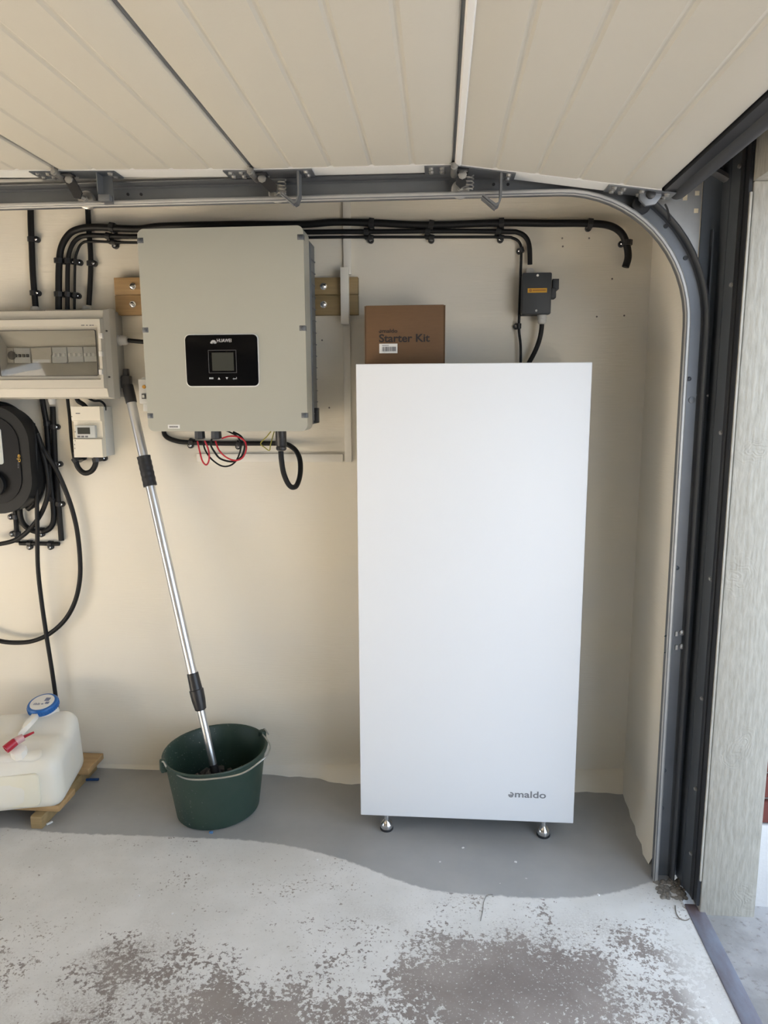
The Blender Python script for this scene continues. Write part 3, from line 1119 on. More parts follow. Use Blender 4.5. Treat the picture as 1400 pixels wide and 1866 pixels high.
cable('black wire loop hanging lowest below inverter left connector', [(370, 804, -.19), (374, 820, -.19), (386, 837, -.195), (404, 849, -.195), (420, 848, -.19), (432, 837, -.185), (439, 815, -.18), (434, 797, -.175), (420, 788, -.17), (410, 784, -.17)], .0027, -.2, M_BLK, cat='wire', name='wire_loop')
cable('black wire loop beside red loop at inverter middle connector', [(386, 800, -.185), (384, 810, -.18), (390, 822, -.18), (402, 836, -.18), (424, 841, -.175), (440, 832, -.17), (446, 812, -.165), (440, 796, -.165), (425, 787, -.165)], .0032, -.2, M_BLK, cat='wire', name='wire_loop')
cable('thin yellow and green earth wire bent under the inverter', [(494, 786, -.2), (486, 796, -.195), (475, 808, -.19), (482, 815, -.19), (491, 821, -.19), (493, 812, -.19), (497, 796, -.19), (500, 786, -.19)], .0018, -.2, M_YG, cat='wire', name='earth_wire', n=3)
cable('short black cable between distribution box gland and inverter', [(230, 620, -.035), (240, 621, -.035), (252, 622, -.035), (275, 624, -.035)], .0075, -.035)

# ------------------------------------------------------------------ trunking and wood cleats
tr = thing('cable_trunking', 'white plastic cable trunking behind inverter with a raised cover over the wood block', 'trunking', (P(633, 600, 0).x, -.01, P(633, 845, 0).z))


def pbox(mb_, x0, y0, x1, y1, Yf, Yb, bev=.001):
    a, b = P(x0, y0, Yf), P(x1, y1, Yf)
    mb_.box(min(a.x, b.x), max(a.x, b.x), Yf, Yb, min(a.z, b.z), max(a.z, b.z), bev)
    return mb_


pbox(MB(), 624, 330, 640, 500, -.012, -.0005).build('trunking_run', M_TRUNK, tr)
pbox(MB(), 625, 574, 641, 842, -.012, -.0005).build('trunking_run', M_TRUNK, tr)
pbox(MB(), 358, 827, 625, 842, -.012, -.0005).build('trunking_run', M_TRUNK, tr)
pbox(MB(), 620, 487, 636, 590, -.055, -.030).build('raised_cover', M_TRUNK, tr)
for x0, x1, lab, mm in ((207, 300, 'orange-brown pine mounting block with two bolts left of the inverter', M_WOOD), (566, 653, 'greenish-brown treated pine mounting block with two bolts right of the inverter', M_WOODT)):
    a, b = P(x0, 506, -.03), P(x1, 573, -.03)
    cl = thing('mounting_block', lab, 'wood block', ((a.x + b.x) / 2, -.015, b.z))
    zm = (a.z + b.z) / 2 + .004
    MB().box(a.x, b.x, -.03, 0, zm + .0006, a.z, .0015).build('plank', mm, cl)
    MB().box(a.x, b.x, -.03, 0, b.z, zm - .0006, .0015).build('plank', mm, cl)
    for py in (522, 555):
        p = P(242 if x0 < 300 else 590, py, -.03)
        MB().lathe((p.x, -.03, p.z), (0, -1, 0), [(.0115, 0), (.0115, .0015), (.0075, .002), (.0075, .008), (.004, .010)], 12).build('bolt', M_CHROME, cl)

# ------------------------------------------------------------------ inverter
IY = -.27
ix0, ix1 = -.927, -.412
iz0, iz1 = 1.320, 1.936
inv = thing('solar_inverter', 'pale grey solar inverter with black display panel hung on the wall', 'inverter', ((ix0 + ix1) / 2, -.14, iz0))
MB().prism(rrect(ix0, ix1, iz0, iz1, .020, 10), IY, IY + .09, .010, 4).build('front_cover', M_INV, inv, ang=50)
mb = MB().box(ix0 + .018, ix1 - .004, IY + .09, -.055, iz0 + .016, iz1 - .018, .004)
mb.box(ix0 + .012, ix1 + .002, IY + .105, IY + .115, iz0 + .03, iz1 - .03)
mb.build('rear_body', M_INVB, inv)
mb = MB()
for k in range(14):
    z = iz0 + .05 + k * .038
    mb.box(ix1 - .004, ix1 - .001, IY + .12, -.06, z, z + .003)
mb.build('heat_fins', M_INVB, inv)
MB().box(ix0 + .08, ix1 - .08, -.056, -.0, iz1 - .22, iz1 - .12).build('wall_bracket', M_GALV, inv)
MB().box(ix1 - .012, ix1 + .010, -.13, -.10, iz0 + .02, iz0 + .07, .002).build('rear_latch', M_BLKP, inv)
for sx in (ix0 + .0085, ix1 - .0095):
    for pz in (432, 598, 757):
        z = P(547, pz, IY).z
        w_ = .010
        mb = MB().box(sx - w_, sx + w_, IY - .001, IY + .02, z - .0085, z + .0085, .002)
        cp = mb.build('cover_clip', M_GALV, inv)
        MB().lathe((sx + .001, IY - .001, z), (0, -1, 0), [(.0055, 0), (.0055, .002), (.003, .003)], 10).build('clip_screw', M_DKSTEEL, cp)


def QI(px, py, Y=IY):
    p = P(px, py, Y)
    return p.x, p.z


ax, az = QI(337, 611)
bx, bz = QI(472, 703)
ax += .001
dpan = MB().prism(rrect(ax, bx, bz, az, .014, 6), IY - .004, IY + .002, .001).build('display_panel', M_GLOSS, inv)
MB().prism(rrect(ax - .003, bx + .003, bz - .003, az + .003, .016, 6), IY - .0012, IY + .001, .001).build('panel_surround', M_STILE, inv)
yf = IY - .0042
W_, H_ = bx - ax, az - bz


def D(u, v):
    return ax + W_ * u, az - H_ * v


x0, z0 = D(.315, .745)
x1, z1 = D(.705, .295)
mb = MB()
t_ = .0013
for q in ((x0, x1, z1 - t_, z1), (x0, x1, z0, z0 + t_), (x0, x0 + t_, z0, z1), (x1 - t_, x1, z0, z1)):
    mb.box(q[0], q[1], yf - .0006, yf + .0003, q[2], q[3])
mb.build('screen_frame', M_GREYL, dpan)
x0, z0 = D(.365, .70)
x1, z1 = D(.665, .345)
MB().box(x0, x1, yf - .0004, yf + .0002, z0, z1).build('screen', M_LCD, dpan)
x0, z0 = D(.445, .150)
x1, z1 = D(.645, .075)
text('lettering', 'HUAWEI', M_PRINTW, dpan, x0, x1, z0 + .001, z1 - .0005, yf, off=.004)
cx, cz = D(.395, .155)
mb = MB()
for k in range(8):
    a = radians(12 + k * 156 / 7)
    L_ = .0085 if 1 < k < 6 else .0075
    cx_, cz_ = cx + cos(a) * .006, cz + sin(a) * .006 - .002
    el = [(cx_ + cos(a) * L_ * .62 * cos(b) - sin(a) * .0016 * sin(b), cz_ + sin(a) * L_ * .62 * cos(b) + cos(a) * .0016 * sin(b)) for b in [2 * pi * j / 10 for j in range(10)]]
    mb.prism(el, yf - .0005, yf)
mb.build('petal_emblem', M_PRINTW, dpan)
for u, s in ((.345, 0), (.452, 1), (.563, 2), (.675, 3)):
    x, z = D(u, .85)
    mb = MB()
    if s == 0:
        for k in range(3):
            mb.box(x - .0065 + k * .0046, x - .003 + k * .0046, yf - .0005, yf, z - .002, z + .003)
    elif s in (1, 2):
        d_ = .0034 if s == 1 else -.0034
        mb.prism([(x - .004, z - d_), (x + .004, z - d_), (x, z + d_)], yf - .0005, yf)
    else:
        mb.box(x - .006, x + .006, yf - .0005, yf, z - .0026, z - .0004)
        mb.box(x + .004, x + .006, yf - .0005, yf, z - .0026, z + .0036)
        mb.prism([(x - .0075, z - .0015), (x - .003, z - .0045), (x - .003, z + .0015)], yf - .0005, yf)
    mb.build('button_mark', M_PRINTW, dpan)
a, b = P(306, 774, IY), P(328, 781, IY)
st = MB().box(a.x, b.x, IY - .0008, IY + .0004, b.z, a.z).build('sticker', M_STICK, inv)
mb = MB()
for k in range(9):
    x = a.x + .005 + k * .0032
    mb.box(x, x + .0022, IY - .0012, IY - .0007, b.z + .003, a.z - .004)
mb.build('sticker_print', M_INK, st)
for px, w_ in ((364, 9), (394, 9)):
    p = P(px, 788, -.20)
    mb = MB().lathe((p.x, -.20, iz0 + .018), (0, 0, -1), [(.012, 0), (.012, .020), (.017, .021), (.018, .044), (.014, .047)], 8)
    mb.build('cable_connector', M_BLKP, inv)
p = P(512, 788, -.20)
mb = MB().lathe((p.x, -.20, iz0 + .018), (0, 0, -1), [(.018, 0), (.018, .066), (.0155, .070), (.017, .072), (.017, .080), (.0135, .084)], 14)
mb.build('cable_connector', M_BLKP, inv)
# small switch unit peeking out behind inverter's left side
a, b = P(251, 684, -.13), P(285, 752, -.13)
br = thing('circuit_breaker', 'small grey circuit breaker unit peeking out behind the inverter left edge', 'breaker', ((a.x + b.x) / 2, -.08, b.z))
mb = MB().box(a.x + .003, b.x, -.11, 0, b.z + .004, a.z - .006, .003)
mb.box(a.x, b.x, -.13, -.108, b.z + .03, a.z - .012, .003)
mb.build('breaker_case', M_BRK, br)
p = P(263, 705, -.13)
MB().lathe((p.x, -.13, p.z), (0, -1, 0), [(.006, 0), (.006, .004)], 12).build('test_button', M_ORNG, br)
p = P(262, 722, -.13)
s_ = MB().box(p.x - .006, p.x + .008, -.133, -.13, p.z - .009, p.z + .008).build('switch_frame', M_GREYL, br)
MB().box(p.x - .003, p.x + .005, -.137, -.132, p.z - .005, p.z + .004).build('toggle', M_BRK, s_)

# ------------------------------------------------------------------ distribution box
DY = -.105
dx1 = P(197, 640, DY).x
dz1, dz0 = P(100, 563, DY).z, P(100, 727, DY).z
dx0 = dx1 - .46
db = thing('distribution_box', 'grey surface-mounted distribution box with clear window over breakers', 'distribution box', ((dx0 + dx1) / 2, -.08, dz0))
MB().box(dx0 - .01, dx1 + .010, -.06, -.0005, dz0 + .005, dz1 - .004, .004).build('rear_case', M_DBOXD, db)


def frustum(mb_, r0, y0, r1, y1):
    """open ring wall between two XZ rectangles"""
    A_ = [(r0[0], y0, r0[2]), (r0[1], y0, r0[2]), (r0[1], y0, r0[3]), (r0[0], y0, r0[3])]
    B_ = [(r1[0], y1, r1[2]), (r1[1], y1, r1[2]), (r1[1], y1, r1[3]), (r1[0], y1, r1[3])]
    mb_.add(A_ + B_, [(i, (i + 1) % 4, 4 + (i + 1) % 4, 4 + i) for i in range(4)])


wx0, wx1 = P(3, 640, DY).x - .004, P(180, 640, DY).x
wz1, wz0 = P(100, 602, DY).z, P(100, 686, DY).z
ox0, ox1, oz0, oz1 = dx0, dx1, dz0, dz1
hx1 = P(186, 640, DY).x
hz1, hz0 = P(100, 582, DY - .02).z, P(100, 707, DY - .02).z
mb = MB()
frustum(mb, (ox0, ox1 + .012, oz0, oz1), -.06, (ox0, ox1 + .004, oz0, oz1), -.088)
frustum(mb, (ox0, ox1 + .004, oz0, oz1), -.088, (ox0 + .01, ox1 - .008, oz0 + .006, oz1 - .006), DY)
frustum(mb, (ox0 + .01, ox1 - .008, oz0 + .006, oz1 - .006), DY, (ox0 + .02, hx1 + .012, hz0 - .003, hz1 + .003), DY - .006)
frustum(mb, (ox0 + .02, hx1 + .012, hz0 - .003, hz1 + .003), DY - .006, (ox0 + .022, hx1 + .008, hz0, hz1), DY - .020)
frustum(mb, (ox0 + .022, hx1 + .008, hz0, hz1), DY - .020, (wx0 - .02, wx1 + .010, wz0 - .012, wz1 + .012), DY - .020)
frustum(mb, (wx0 - .02, wx1 + .010, wz0 - .012, wz1 + .012), DY - .020, (wx0 - .018, wx1 + .006, wz0 - .008, wz1 + .008), DY - .008)
frustum(mb, (wx0 - .018, wx1 + .006, wz0 - .008, wz1 + .008), DY - .008, (wx0 + .002, wx1 - .002, wz0 + .002, wz1 - .002), DY - .008)
sx0, sx1 = P(18, 640, -.07).x, P(185, 640, -.07).x
sz1, sz0 = P(100, 634, -.07).z, P(100, 661, -.07).z
frustum(mb, (wx0 + .002, wx1 - .002, wz0 + .002, wz1 - .002), DY - .008, (sx0, wx1 - .004, sz0, sz1), -.072)
mb.build('front_cover', M_DBOX, db, ang=25, recalc=True)
MB().box(sx0, wx1 - .004, -.072, -.062, sz0, sz1).build('breaker_bay', M_DBOXD, db)
# breaker row
n_b = [(0.0, .075, 'm'), (.075, .25, 'd'), (.26, .47, 'l'), (.475, .63, 'b'), (.635, .80, 'b'), (.805, .99, 'b')]
bw_ = (wx1 - .004) - sx0
for u0, u1, k in n_b:
    x0, x1 = sx0 + bw_ * u0 + .001, sx0 + bw_ * u1 - .001
    zc = (sz0 + sz1) / 2
    o_ = MB().box(x0, x1, -.082, -.070, sz0 + .001, sz1 - .001, .001).build('breaker_module', M_DBOX if k in 'ml' else M_BRK, db)
    if k == 'm':
        MB().lathe(((x0 + x1) / 2 + .006, -.082, zc), (0, -1, 0), [(.015, 0), (.015, .002), (.011, .003)], 8).build('dial', M_BRKD, o_)
    elif k in 'db':
        nt_ = max(2, int((x1 - x0) / .014))
        for q in range(nt_):
            xx = x0 + (x1 - x0) * (q + .5) / nt_
            MB().box(xx - .004, xx + .004, -.089, -.081, zc - .006, zc + .004, .001).build('toggle', M_BRKD if k == 'd' else M_STICK, o_)
    else:
        MB().box(x0 + .004, x1 - .004, -.0832, -.0815, sz0 + .002, sz0 + .012).build('name_strip', M_STICK, o_)
# window
win = MB().prism(rrect(wx0, wx1, wz0, wz1, .006, 4), DY - .014, DY - .0115, .0005).build('window_pane', M_CLEAR, db)
mb = MB()
out_, in_ = rrect(wx0, wx1, wz0, wz1, .006, 4), rrect(wx0 + .002, wx1 - .002, wz0 + .002, wz1 - .002, .005, 4)
k = len(out_)
mb.add([(x, DY - .0155, z) for x, z in out_] + [(x, DY - .0155, z) for x, z in in_] + [(x, DY - .0105, z) for x, z in out_] + [(x, DY - .0105, z) for x, z in in_],
       [(i, (i + 1) % k, k + (i + 1) % k, k + i) for i in range(k)] + [(2 * k + i, i, (i + 1) % k, 2 * k + (i + 1) % k) for i in range(k)] + [(k + i, 3 * k + i, 3 * k + (i + 1) % k, k + (i + 1) % k) for i in range(k)])
mb.build('window_frame', M_BRKD, db)
for py in (612, 645, 678):
    p = P(184, py, DY - .015)
    MB().box(p.x - .004, p.x + .010, DY - .026, DY - .012, p.z - .009, p.z + .009, .003).build('hinge_tab', M_GLAND, db)
for px, py, yy in ((81, 567, DY + .002), (92, 722, DY + .002), (194, 603, DY - .003), (199, 687, DY - .003)):
    p = P(px, py, yy)
    MB().lathe((p.x, yy + .004, p.z), (0, -1, 0), [(.003, 0), (.003, .005)], 8).build('cover_screw', M_BRKD, db)
mb = MB()
for px, wpx in ((148, 6), (157, 3), (163, 4), (168, 3)):
    p, q = P(px, 592, DY - .02), P(px + wpx, 593.5, DY - .02)
    mb.box(p.x, q.x, DY - .0208, DY - .0195, q.z, p.z)
mb.build('printed_marks', M_INK, db)
p = P(226, 620, -.035)
MB().lathe((dx1 + .008, -.035, p.z), (1, 0, 0), [(.020, 0), (.020, .006), (.017, .008), (.017, .022), (.013, .032), (.009, .034)], 16).build('cable_gland', M_GLAND, db)
for px in (66, 160):
    p = P(px, 558, -.02)
    MB().lathe((p.x, -.03, dz1 - .006), (0, 0, 1), [(.016, 0), (.016, .018), (.012, .024)], 12).build('cable_gland', M_GLAND, db)
p = P(95, 730, -.03)
MB().lathe((p.x, -.03, dz0 + .008), (0, 0, -1), [(.014, 0), (.014, .014), (.010, .028)], 12).build('cable_gland', M_GLAND, db)

# ------------------------------------------------------------------ energy meter
EY = -.092
a, b = P(126.5, 741, EY), P(187, 833.5, EY)
ex0, ex1, ez1, ez0 = a.x + .004, b.x + .001, a.z, b.z
em = thing('energy_meter', 'small ivory energy meter box with lcd below the distribution box', 'meter', ((ex0 + ex1) / 2, -.05, ez0))
MB().box(ex0 + .001, ex1 + .002, -.062, -.0005, ez0 + .002, ez1 - .001, .002).build('meter_base', M_METERS, em)
H_ = ez1 - ez0
mb = MB()
xs_ = [ex0, ex1]
pr = [(ez0, -.062), (ez0, EY), (ez0 + H_ * .36, EY), (ez0 + H_ * .38, EY + .012), (ez0 + H_ * .70, EY + .012), (ez0 + H_ * .73, EY), (ez1, EY), (ez1, -.062)]
mb.add([(xs_[0], y, z) for z, y in pr] + [(xs_[1], y, z) for z, y in pr], [(i, (i + 1) % 8, 8 + (i + 1) % 8, 8 + i) for i in range(8)] + [tuple(range(8)), tuple(range(15, 7, -1))])
mb.build('meter_cover', M_METER, em)
a, b = P(140, 775, EY + .01), P(177, 798, EY + .01)
mf = MB().box(a.x, b.x, EY - .002, EY + .013, b.z, a.z, .0015).build('meter_face', M_METERS, em)
a, b = P(141.5, 779, EY), P(165, 791, EY)
MB().box(a.x, b.x, EY - .0028, EY - .001, b.z, a.z).build('meter_screen', M_LCD, mf)
for px in (142, 149, 156):
    a, b = P(px, 794, EY), P(px + 5, 797, EY)
    MB().box(a.x, b.x, EY - .0035, EY - .001, b.z, a.z).build('meter_button', M_INK, mf)
a, b = P(138, 752.5, EY), P(146, 754, EY)
MB().box(a.x, b.x, EY - .0006, EY + .0005, b.z, a.z).build('printed_mark', M_GREYL, em)
mb = MB()
for px, py in ((131, 759), (137, 787), (137, 803), (136, 810), (136.5, 817)):
    p = P(px, py, EY)
    mb.box(p.x - .0012, p.x + .0012, EY - .0006, EY + .0005, p.z - .0018, p.z + .0018)
mb.build('vent_hole', M_BRKD, em)
cable('black u-shaped cable loop below the small ivory energy meter', [(137, 825, -.05), (138, 838, -.05), (142, 851, -.05), (150, 860, -.05), (158, 862, -.05), (167, 858, -.05), (173, 849, -.05), (175, 838, -.05), (175, 825, -.05)], .0095, -.05,
      clips=[((138, 838), (141, 836)), ((175, 838), (180, 837))])
cable('thin black cable running down left side of the energy meter', [(122, 715, -.03), (124, 735, -.028), (127, 760, -.025), (130, 800, -.02), (135, 835, -.02), (141, 850, -.03)], .006, -.02)
cable('black cable slanting from distribution box into top of meter', [(136, 715, -.04), (142, 730, -.045), (152, 737, -.05), (162, 748, -.05)], .008, -.05)
cable('thin black cable arching into meter top at its right end', [(155, 722, -.04), (170, 730, -.045), (183, 731, -.05), (191, 738, -.05), (192, 748, -.05)], .004, -.05)

# ------------------------------------------------------------------ car charger and its cabling
CY = -.125
cz1, cz0 = P(0, 740, CY).z, P(0, 936, CY).z
cxr = P(56, 850, CY).x
cxl = cxr - .30
ch = thing('car_charger', 'black rounded wall-mounted car charger at the left photo edge', 'charger', ((cxl + cxr) / 2, -.1, cz0))
zc = (cz0 + cz1) / 2
MB().prism(rrect(cxl, cxr, cz0, cz1, .125, 12), CY, -.05, .026, 5).build('charger_body', M_CHG, ch, ang=60)
MB().prism(rrect(cxl + .035, cxr - .035, cz0 + .035, cz1 - .035, .095, 12), CY - .004, CY + .004, .003, 2).build('charger_face', M_CHGF, ch)
a = P(3, 795, CY - .004)
MB().prism(rrect(a.x - .09, a.x, P(0, 846, CY).z, P(0, 780, CY).z, .010, 4), CY - .006, CY - .003).build('charger_screen', M_PALE, ch)
p = P(-8, 882, CY)
mb = MB().lathe((p.x, CY - .003, p.z), (0, -1, 0), [(.042, 0), (.042, .018), (.036, .022), (.030, .022), (.028, .006), (.0, .006)], 28)
mb.build('charging_socket', M_CHG, ch)
a, b = P(30, 828, CY - .004), P(38, 842, CY - .004)
text('lettering', 'ep', M_GOLD, ch, a.x, b.x, b.z, a.z, CY - .0042, rot=1)
mb = MB()
for py in (843, 846, 849, 852):
    p = P(32.5, py, CY - .004)
    mb.box(p.x, p.x + .0035, CY - .0046, CY - .0038, p.z - .0016, p.z + .0016)
mb.build('small_print', M_GREYL, ch)
# coiled charging cable hung behind the charger
loops = [([(-30, 735), (0, 736), (30, 750), (55, 785), (66, 830), (68, 880), (62, 915), (50, 928)], -.040),
         ([(-30, 738), (10, 738), (42, 760), (63, 800), (74, 850), (76, 890), (66, 915), (56, 924)], -.027),
         ([(-30, 736), (15, 742), (50, 770), (68, 810), (77, 850), (78, 885), (70, 908), (60, 920)], -.0145)]
for (pp, yy), wh in zip(loops, ('innermost', 'middle', 'outermost')):
    cable(wh + ' black charging cable coil hanging beside the car charger', [(x, y, yy) for x, y in pp], .0095, yy, name='charging_cable')
cable('long black charging cable hanging in a wide low loop above the jerrycan',
      [(62, 778, -0.0500), (70, 796, -0.0560), (80, 820, -0.0620), (96, 845, -0.0527), (107, 865, -0.0465), (120, 895, -0.0372), (132, 930, -0.0310), (141, 970, -0.0279), (146, 1020, -0.0279), (145, 1060, -0.0279), (136, 1098, -0.0310), (118, 1130, -0.0341), (90, 1155, -0.0372), (60, 1168, -0.0403), (30, 1171, -0.0434), (0, 1168, -0.0465), (-40, 1155, -0.0496)],
      .0085, -.05, name='charging_cable')
cable('black charging cable sweeping from coil down to left photo edge',
      [(68, 790, -0.0682), (78, 825, -0.0620), (86, 860, -0.0589), (88, 895, -0.0558), (80, 925, -0.0527), (66, 950, -0.0496), (45, 973, -0.0496), (20, 987, -0.0496), (-20, 994, -0.0527)], .0085, -.08, name='charging_cable')
cable('straight black cable hanging down behind the blue jerrycan cap',
      [(60, 772, -0.0600), (64, 800, -0.0750), (66, 850, -0.0806), (67, 900, -0.0744), (68, 960, -0.0651), (69, 1030, -0.0558), (75, 1090, -0.0496), (85, 1160, -0.0434), (96, 1230, -0.0372), (104, 1290, -0.0310), (108, 1340, -0.0310)], .0078, -.1, name='charging_cable')
cable('black u-bend cable conduit between charger underside and distribution box',
      [(75, 715, -.02), (80, 745, -.018), (85, 775, -.015), (88, 810, -.014), (91, 860, -.014), (96, 910, -.014), (98, 940, -.014), (95, 957, -.014), (86, 966, -.014), (70, 969, -.014), (55, 965, -.014), (43, 955, -.016), (37, 940, -.02), (36, 920, -.03)], .0098, -.0115,
      clips=[((86, 772), (89, 772)), ((93, 840), (92, 839)), ((96, 910), (98, 911)), ((75, 968), (75, 974))], name='cable_conduit', cat='conduit')
cable('straight black vertical conduit beside the u-bend conduit', [(96, 741), (98, 780), (101, 850), (107, 920), (112, 985)], .0098, -.0115,
      clips=[((98, 778), (103, 778)), ((102, 846), (108, 846)), ((107, 918), (112, 919))], name='cable_conduit', cat='conduit', sm_=False)
cable('short black horizontal conduit below the car charger', [(36, 990), (108, 991)], .0078, -.009, clips=[((54, 990), (54, 997)), ((92, 991), (92, 997))], name='cable_conduit', cat='conduit', sm_=False)
cable('short black vertical conduit stub under the car charger', [(28, 925), (29, 950), (32, 988)], .0085, -.010, clips=[((28, 942), (19, 942)), ((30, 973), (22, 973))], name='cable_conduit', cat='conduit', sm_=False)

# ------------------------------------------------------------------ isolator switch
SY = -.085
a, b = P(953, 497, SY), P(1004, 572, SY)
iso = thing('isolator_switch', 'dark grey isolator switch with yellow label and side handle above cabinet', 'switch', ((a.x + b.x) / 2, -.04, b.z))
MB().box(a.x + .001, b.x - .001, -.055, 0, b.z + .002, a.z - .001, .003).build('switch_base', M_ISO, iso)
lid = MB().box(a.x, b.x, SY, -.054, b.z, a.z, .004).build('switch_lid', M_ISO, iso)
for px, py in ((980, 502), (977.5, 566)):
    p = P(px, py, SY)
    q = MB().lathe((p.x, SY, p.z), (0, -1, 0), [(.006, -.002), (.006, .0008)], 14).build('screw_recess', M_BLKP, lid)
    MB().lathe((p.x, SY - .0006, p.z), (0, -1, 0), [(.004, 0), (.004, .0015)], 10).build('screw', M_CHROME, q)
a_, b_ = P(962, 525.5, SY), P(997, 533, SY)
lb = MB().box(a_.x, b_.x, SY - .0008, SY + .0005, b_.z, a_.z).build('label_strip', M_YEL, lid)
mb = MB()
p = P(967, 529.3, SY)
mb.prism(circ(p.x, p.z, .005, 14), SY - .0012, SY - .0006)
mb.prism([(P(971, 529, SY).x, a_.z - .004), (P(995, 529, SY).x, a_.z - .004), (P(995, 529, SY).x, b_.z + .005), (P(971, 529, SY).x, b_.z + .005)], SY - .0011, SY - .0006)
mb.build('label_print', mat('label_brown', (0.35, 0.15, 0.01), 0.5), lb)
p1, p2 = P(1003, 528, -.06), P(1012, 545, -.06)
hd = MB().box(b.x - .002, p2.x, -.080, -.04, p2.z, p1.z + .004, .004).build('handle_hub', M_ISO, iso)
p1, p2 = P(1007, 509, -.06), P(1017.5, 531, -.06)
MB().prism([(p1.x, p1.z), (p2.x, p1.z), (p2.x, p2.z + .006), (p2.x - .006, p2.z), (p1.x, p2.z)], -.072, -.048, .002).build('handle_lever', M_ISO, hd)
p = P(988, 580, -.05)
MB().lathe((p.x, -.05, b.z + .003), (0, 0, -1), [(.0155, 0), (.0155, .016), (.0135, .017), (.0135, .028), (.009, .032)], 14).build('cable_gland', M_GLAND, iso)
p = P(966, 490, -.03)
MB().lathe((p.x, -.03, a.z - .004), (0, 0, 1), [(.0165, 0), (.0165, .008), (.013, .010), (.013, .020), (.009, .026)], 14).build('cable_gland', M_GLAND, iso)

# nail holes and specks on the wall
for k, (px, py) in enumerate(((1025, 434), (1074, 434), (1026, 449), (1116, 508), (1088, 577), (1138, 575), (587, 620), (600, 743))):
    p = P(px, py, -.001)
    o_ = MB().lathe((p.x, .001, p.z), (0, -1, 0), [(.0032, 0), (.0028, .0025), (.001, .003)], 8).build('nail_hole', M_DIRT, wall)

# ------------------------------------------------------------------ battery cabinet
BY = -.36
bx0, bx1 = -.247, .440
bz0, bz1 = .070, 1.522
cab = thing('battery_cabinet', 'tall plain white battery cabinet standing on four chrome feet', 'cabinet', ((bx0 + bx1) / 2, -.2, 0))
MB().box(bx0 + .004, bx1 - .004, BY + .022, -.06, bz0 + .004, bz1 - .003, .003).build('cabinet_body', M_CABB, cab)
fp = MB().box(bx0, bx1, BY, BY + .020, bz0, bz1, .0025, 3).build('front_panel', M_CAB, cab)
for x in (bx0 + .083, bx1 - .088):
    for y in (-.325, -.11):
        mb = MB().lathe((x, y, 0), (0, 0, 1), [(.020, 0), (.0205, .010), (.021, .012), (.021, .020), (.019, .026), (.012, .034), (.0085, .038), (.0085, .05), (.012, .052), (.012, .075)], 24)
        ft = mb.build('adjustable_foot', M_CHROME, cab)
        MB().lathe((x, y, 0), (0, 0, 1), [(.0195, 0), (.022, .003), (.022, .008), (.020, .009)], 24).build('rubber_pad', M_RUBBER, ft)


def emaldo(parent, m, px0, px1, pyt, pyb, Y, off):
    """wordmark; pyt is the top of the ascenders, pyb the baseline"""
    a_, b_ = P(px0, pyt, Y), P(px1, pyb, Y)
    Wd, Hh = b_.x - a_.x, a_.z - b_.z
    ew = Wd * .155
    text('lettering', 'maldo', m, parent, a_.x + Wd * .185, b_.x, b_.z, a_.z, Y - .0002, off=off)
    xh = Hh * .74
    cx_, cz_, r_ = a_.x + ew * .52, b_.z + xh * .5, xh * .42
    mb_ = MB()
    st_ = Hh * .17
    ribbon(mb_, [(cx_ - r_ * 1.25, cz_ - r_ * .15), (cx_ + r_ * .9, cz_ - r_ * .15)] + [(cx_ + r_ * cos(radians(q)), cz_ + r_ * sin(radians(q))) for q in range(0, 111, 10)], st_, Y - .0008, Y)
    ribbon(mb_, [(cx_ + r_ * cos(radians(q)), cz_ + r_ * sin(radians(q))) for q in range(215, 326, 10)], st_, Y - .0008, Y)
    mb_.build('letter_e', m, parent)


emaldo(fp, M_LOGO, 926, 995, 1440.5, 1455, BY, .012)

# ------------------------------------------------------------------ cardboard box
KY = -.235
a, b = P(664, 557, KY), P(812, 556.5, KY)
kx0, kx1, kz1 = a.x, b.x, a.z
cbx = thing('cardboard_box', 'brown cardboard starter kit box standing on top of the white cabinet', 'box', ((kx0 + kx1) / 2, -.2, bz1))
kb = MB().box(kx0 + .004, kx1 - .004, KY, -.09, bz1, kz1, .0015).build('carton', M_CARD, cbx)
MB().box(kx0, kx0 + .0032, KY + .002, -.092, bz1, kz1 - .001, .001).build('side_flap', M_CARD, cbx)
MB().box(kx1 - .0032, kx1, KY + .002, -.092, bz1, kz1 - .001, .001).build('side_flap', M_CARD, cbx)
MB().box(kx0 + .003, kx1 - .003, KY + .004, -.095, bz1 + .001, kz1 - .002).build('flap_gap', M_CARDE, cbx)
emaldo(kb, M_CINK, 690.5, 724.5, 599.5, 606.5, KY, .010)
a, b = P(691, 609, KY), P(783.5, 623, KY)
text('lettering', 'Starter Kit', M_CINK, kb, a.x, b.x, b.z, a.z, KY - .0002, off=.022)
a, b = P(691.5, 626.5, KY), P(724.5, 643.5, KY)
sk = MB().box(a.x, b.x, KY - .0008, KY + .0004, b.z, a.z).build('barcode_sticker', M_STICK, kb)
mb = MB()
w_ = b.x - a.x
h_ = a.z - b.z
x = a.x + w_ * .15
rnd = random.Random(3)
while x < b.x - w_ * .07:
    d_ = rnd.choice((.0007, .0012, .0018))
    mb.box(x, x + d_, KY - .0012, KY - .0007, b.z + h_ * .2, b.z + h_ * .68)
    x += d_ + rnd.choice((.0007, .001, .0016))
for k in range(6):
    xx = a.x + w_ * (.16 + k * .062)
    mb.box(xx, xx + w_ * .045, KY - .0012, KY - .0007, b.z + h_ * .78, b.z + h_ * .86)
mb.build('barcode', M_INK, sk)

# ------------------------------------------------------------------ bucket with telescopic pole
bk = thing('bucket', 'dark green oval plastic bucket holding the foot of the pole', 'bucket', (-.765, -.235, 0))
ang = atan2(.948, .318)
NS = 48
zr = .232
prof = []


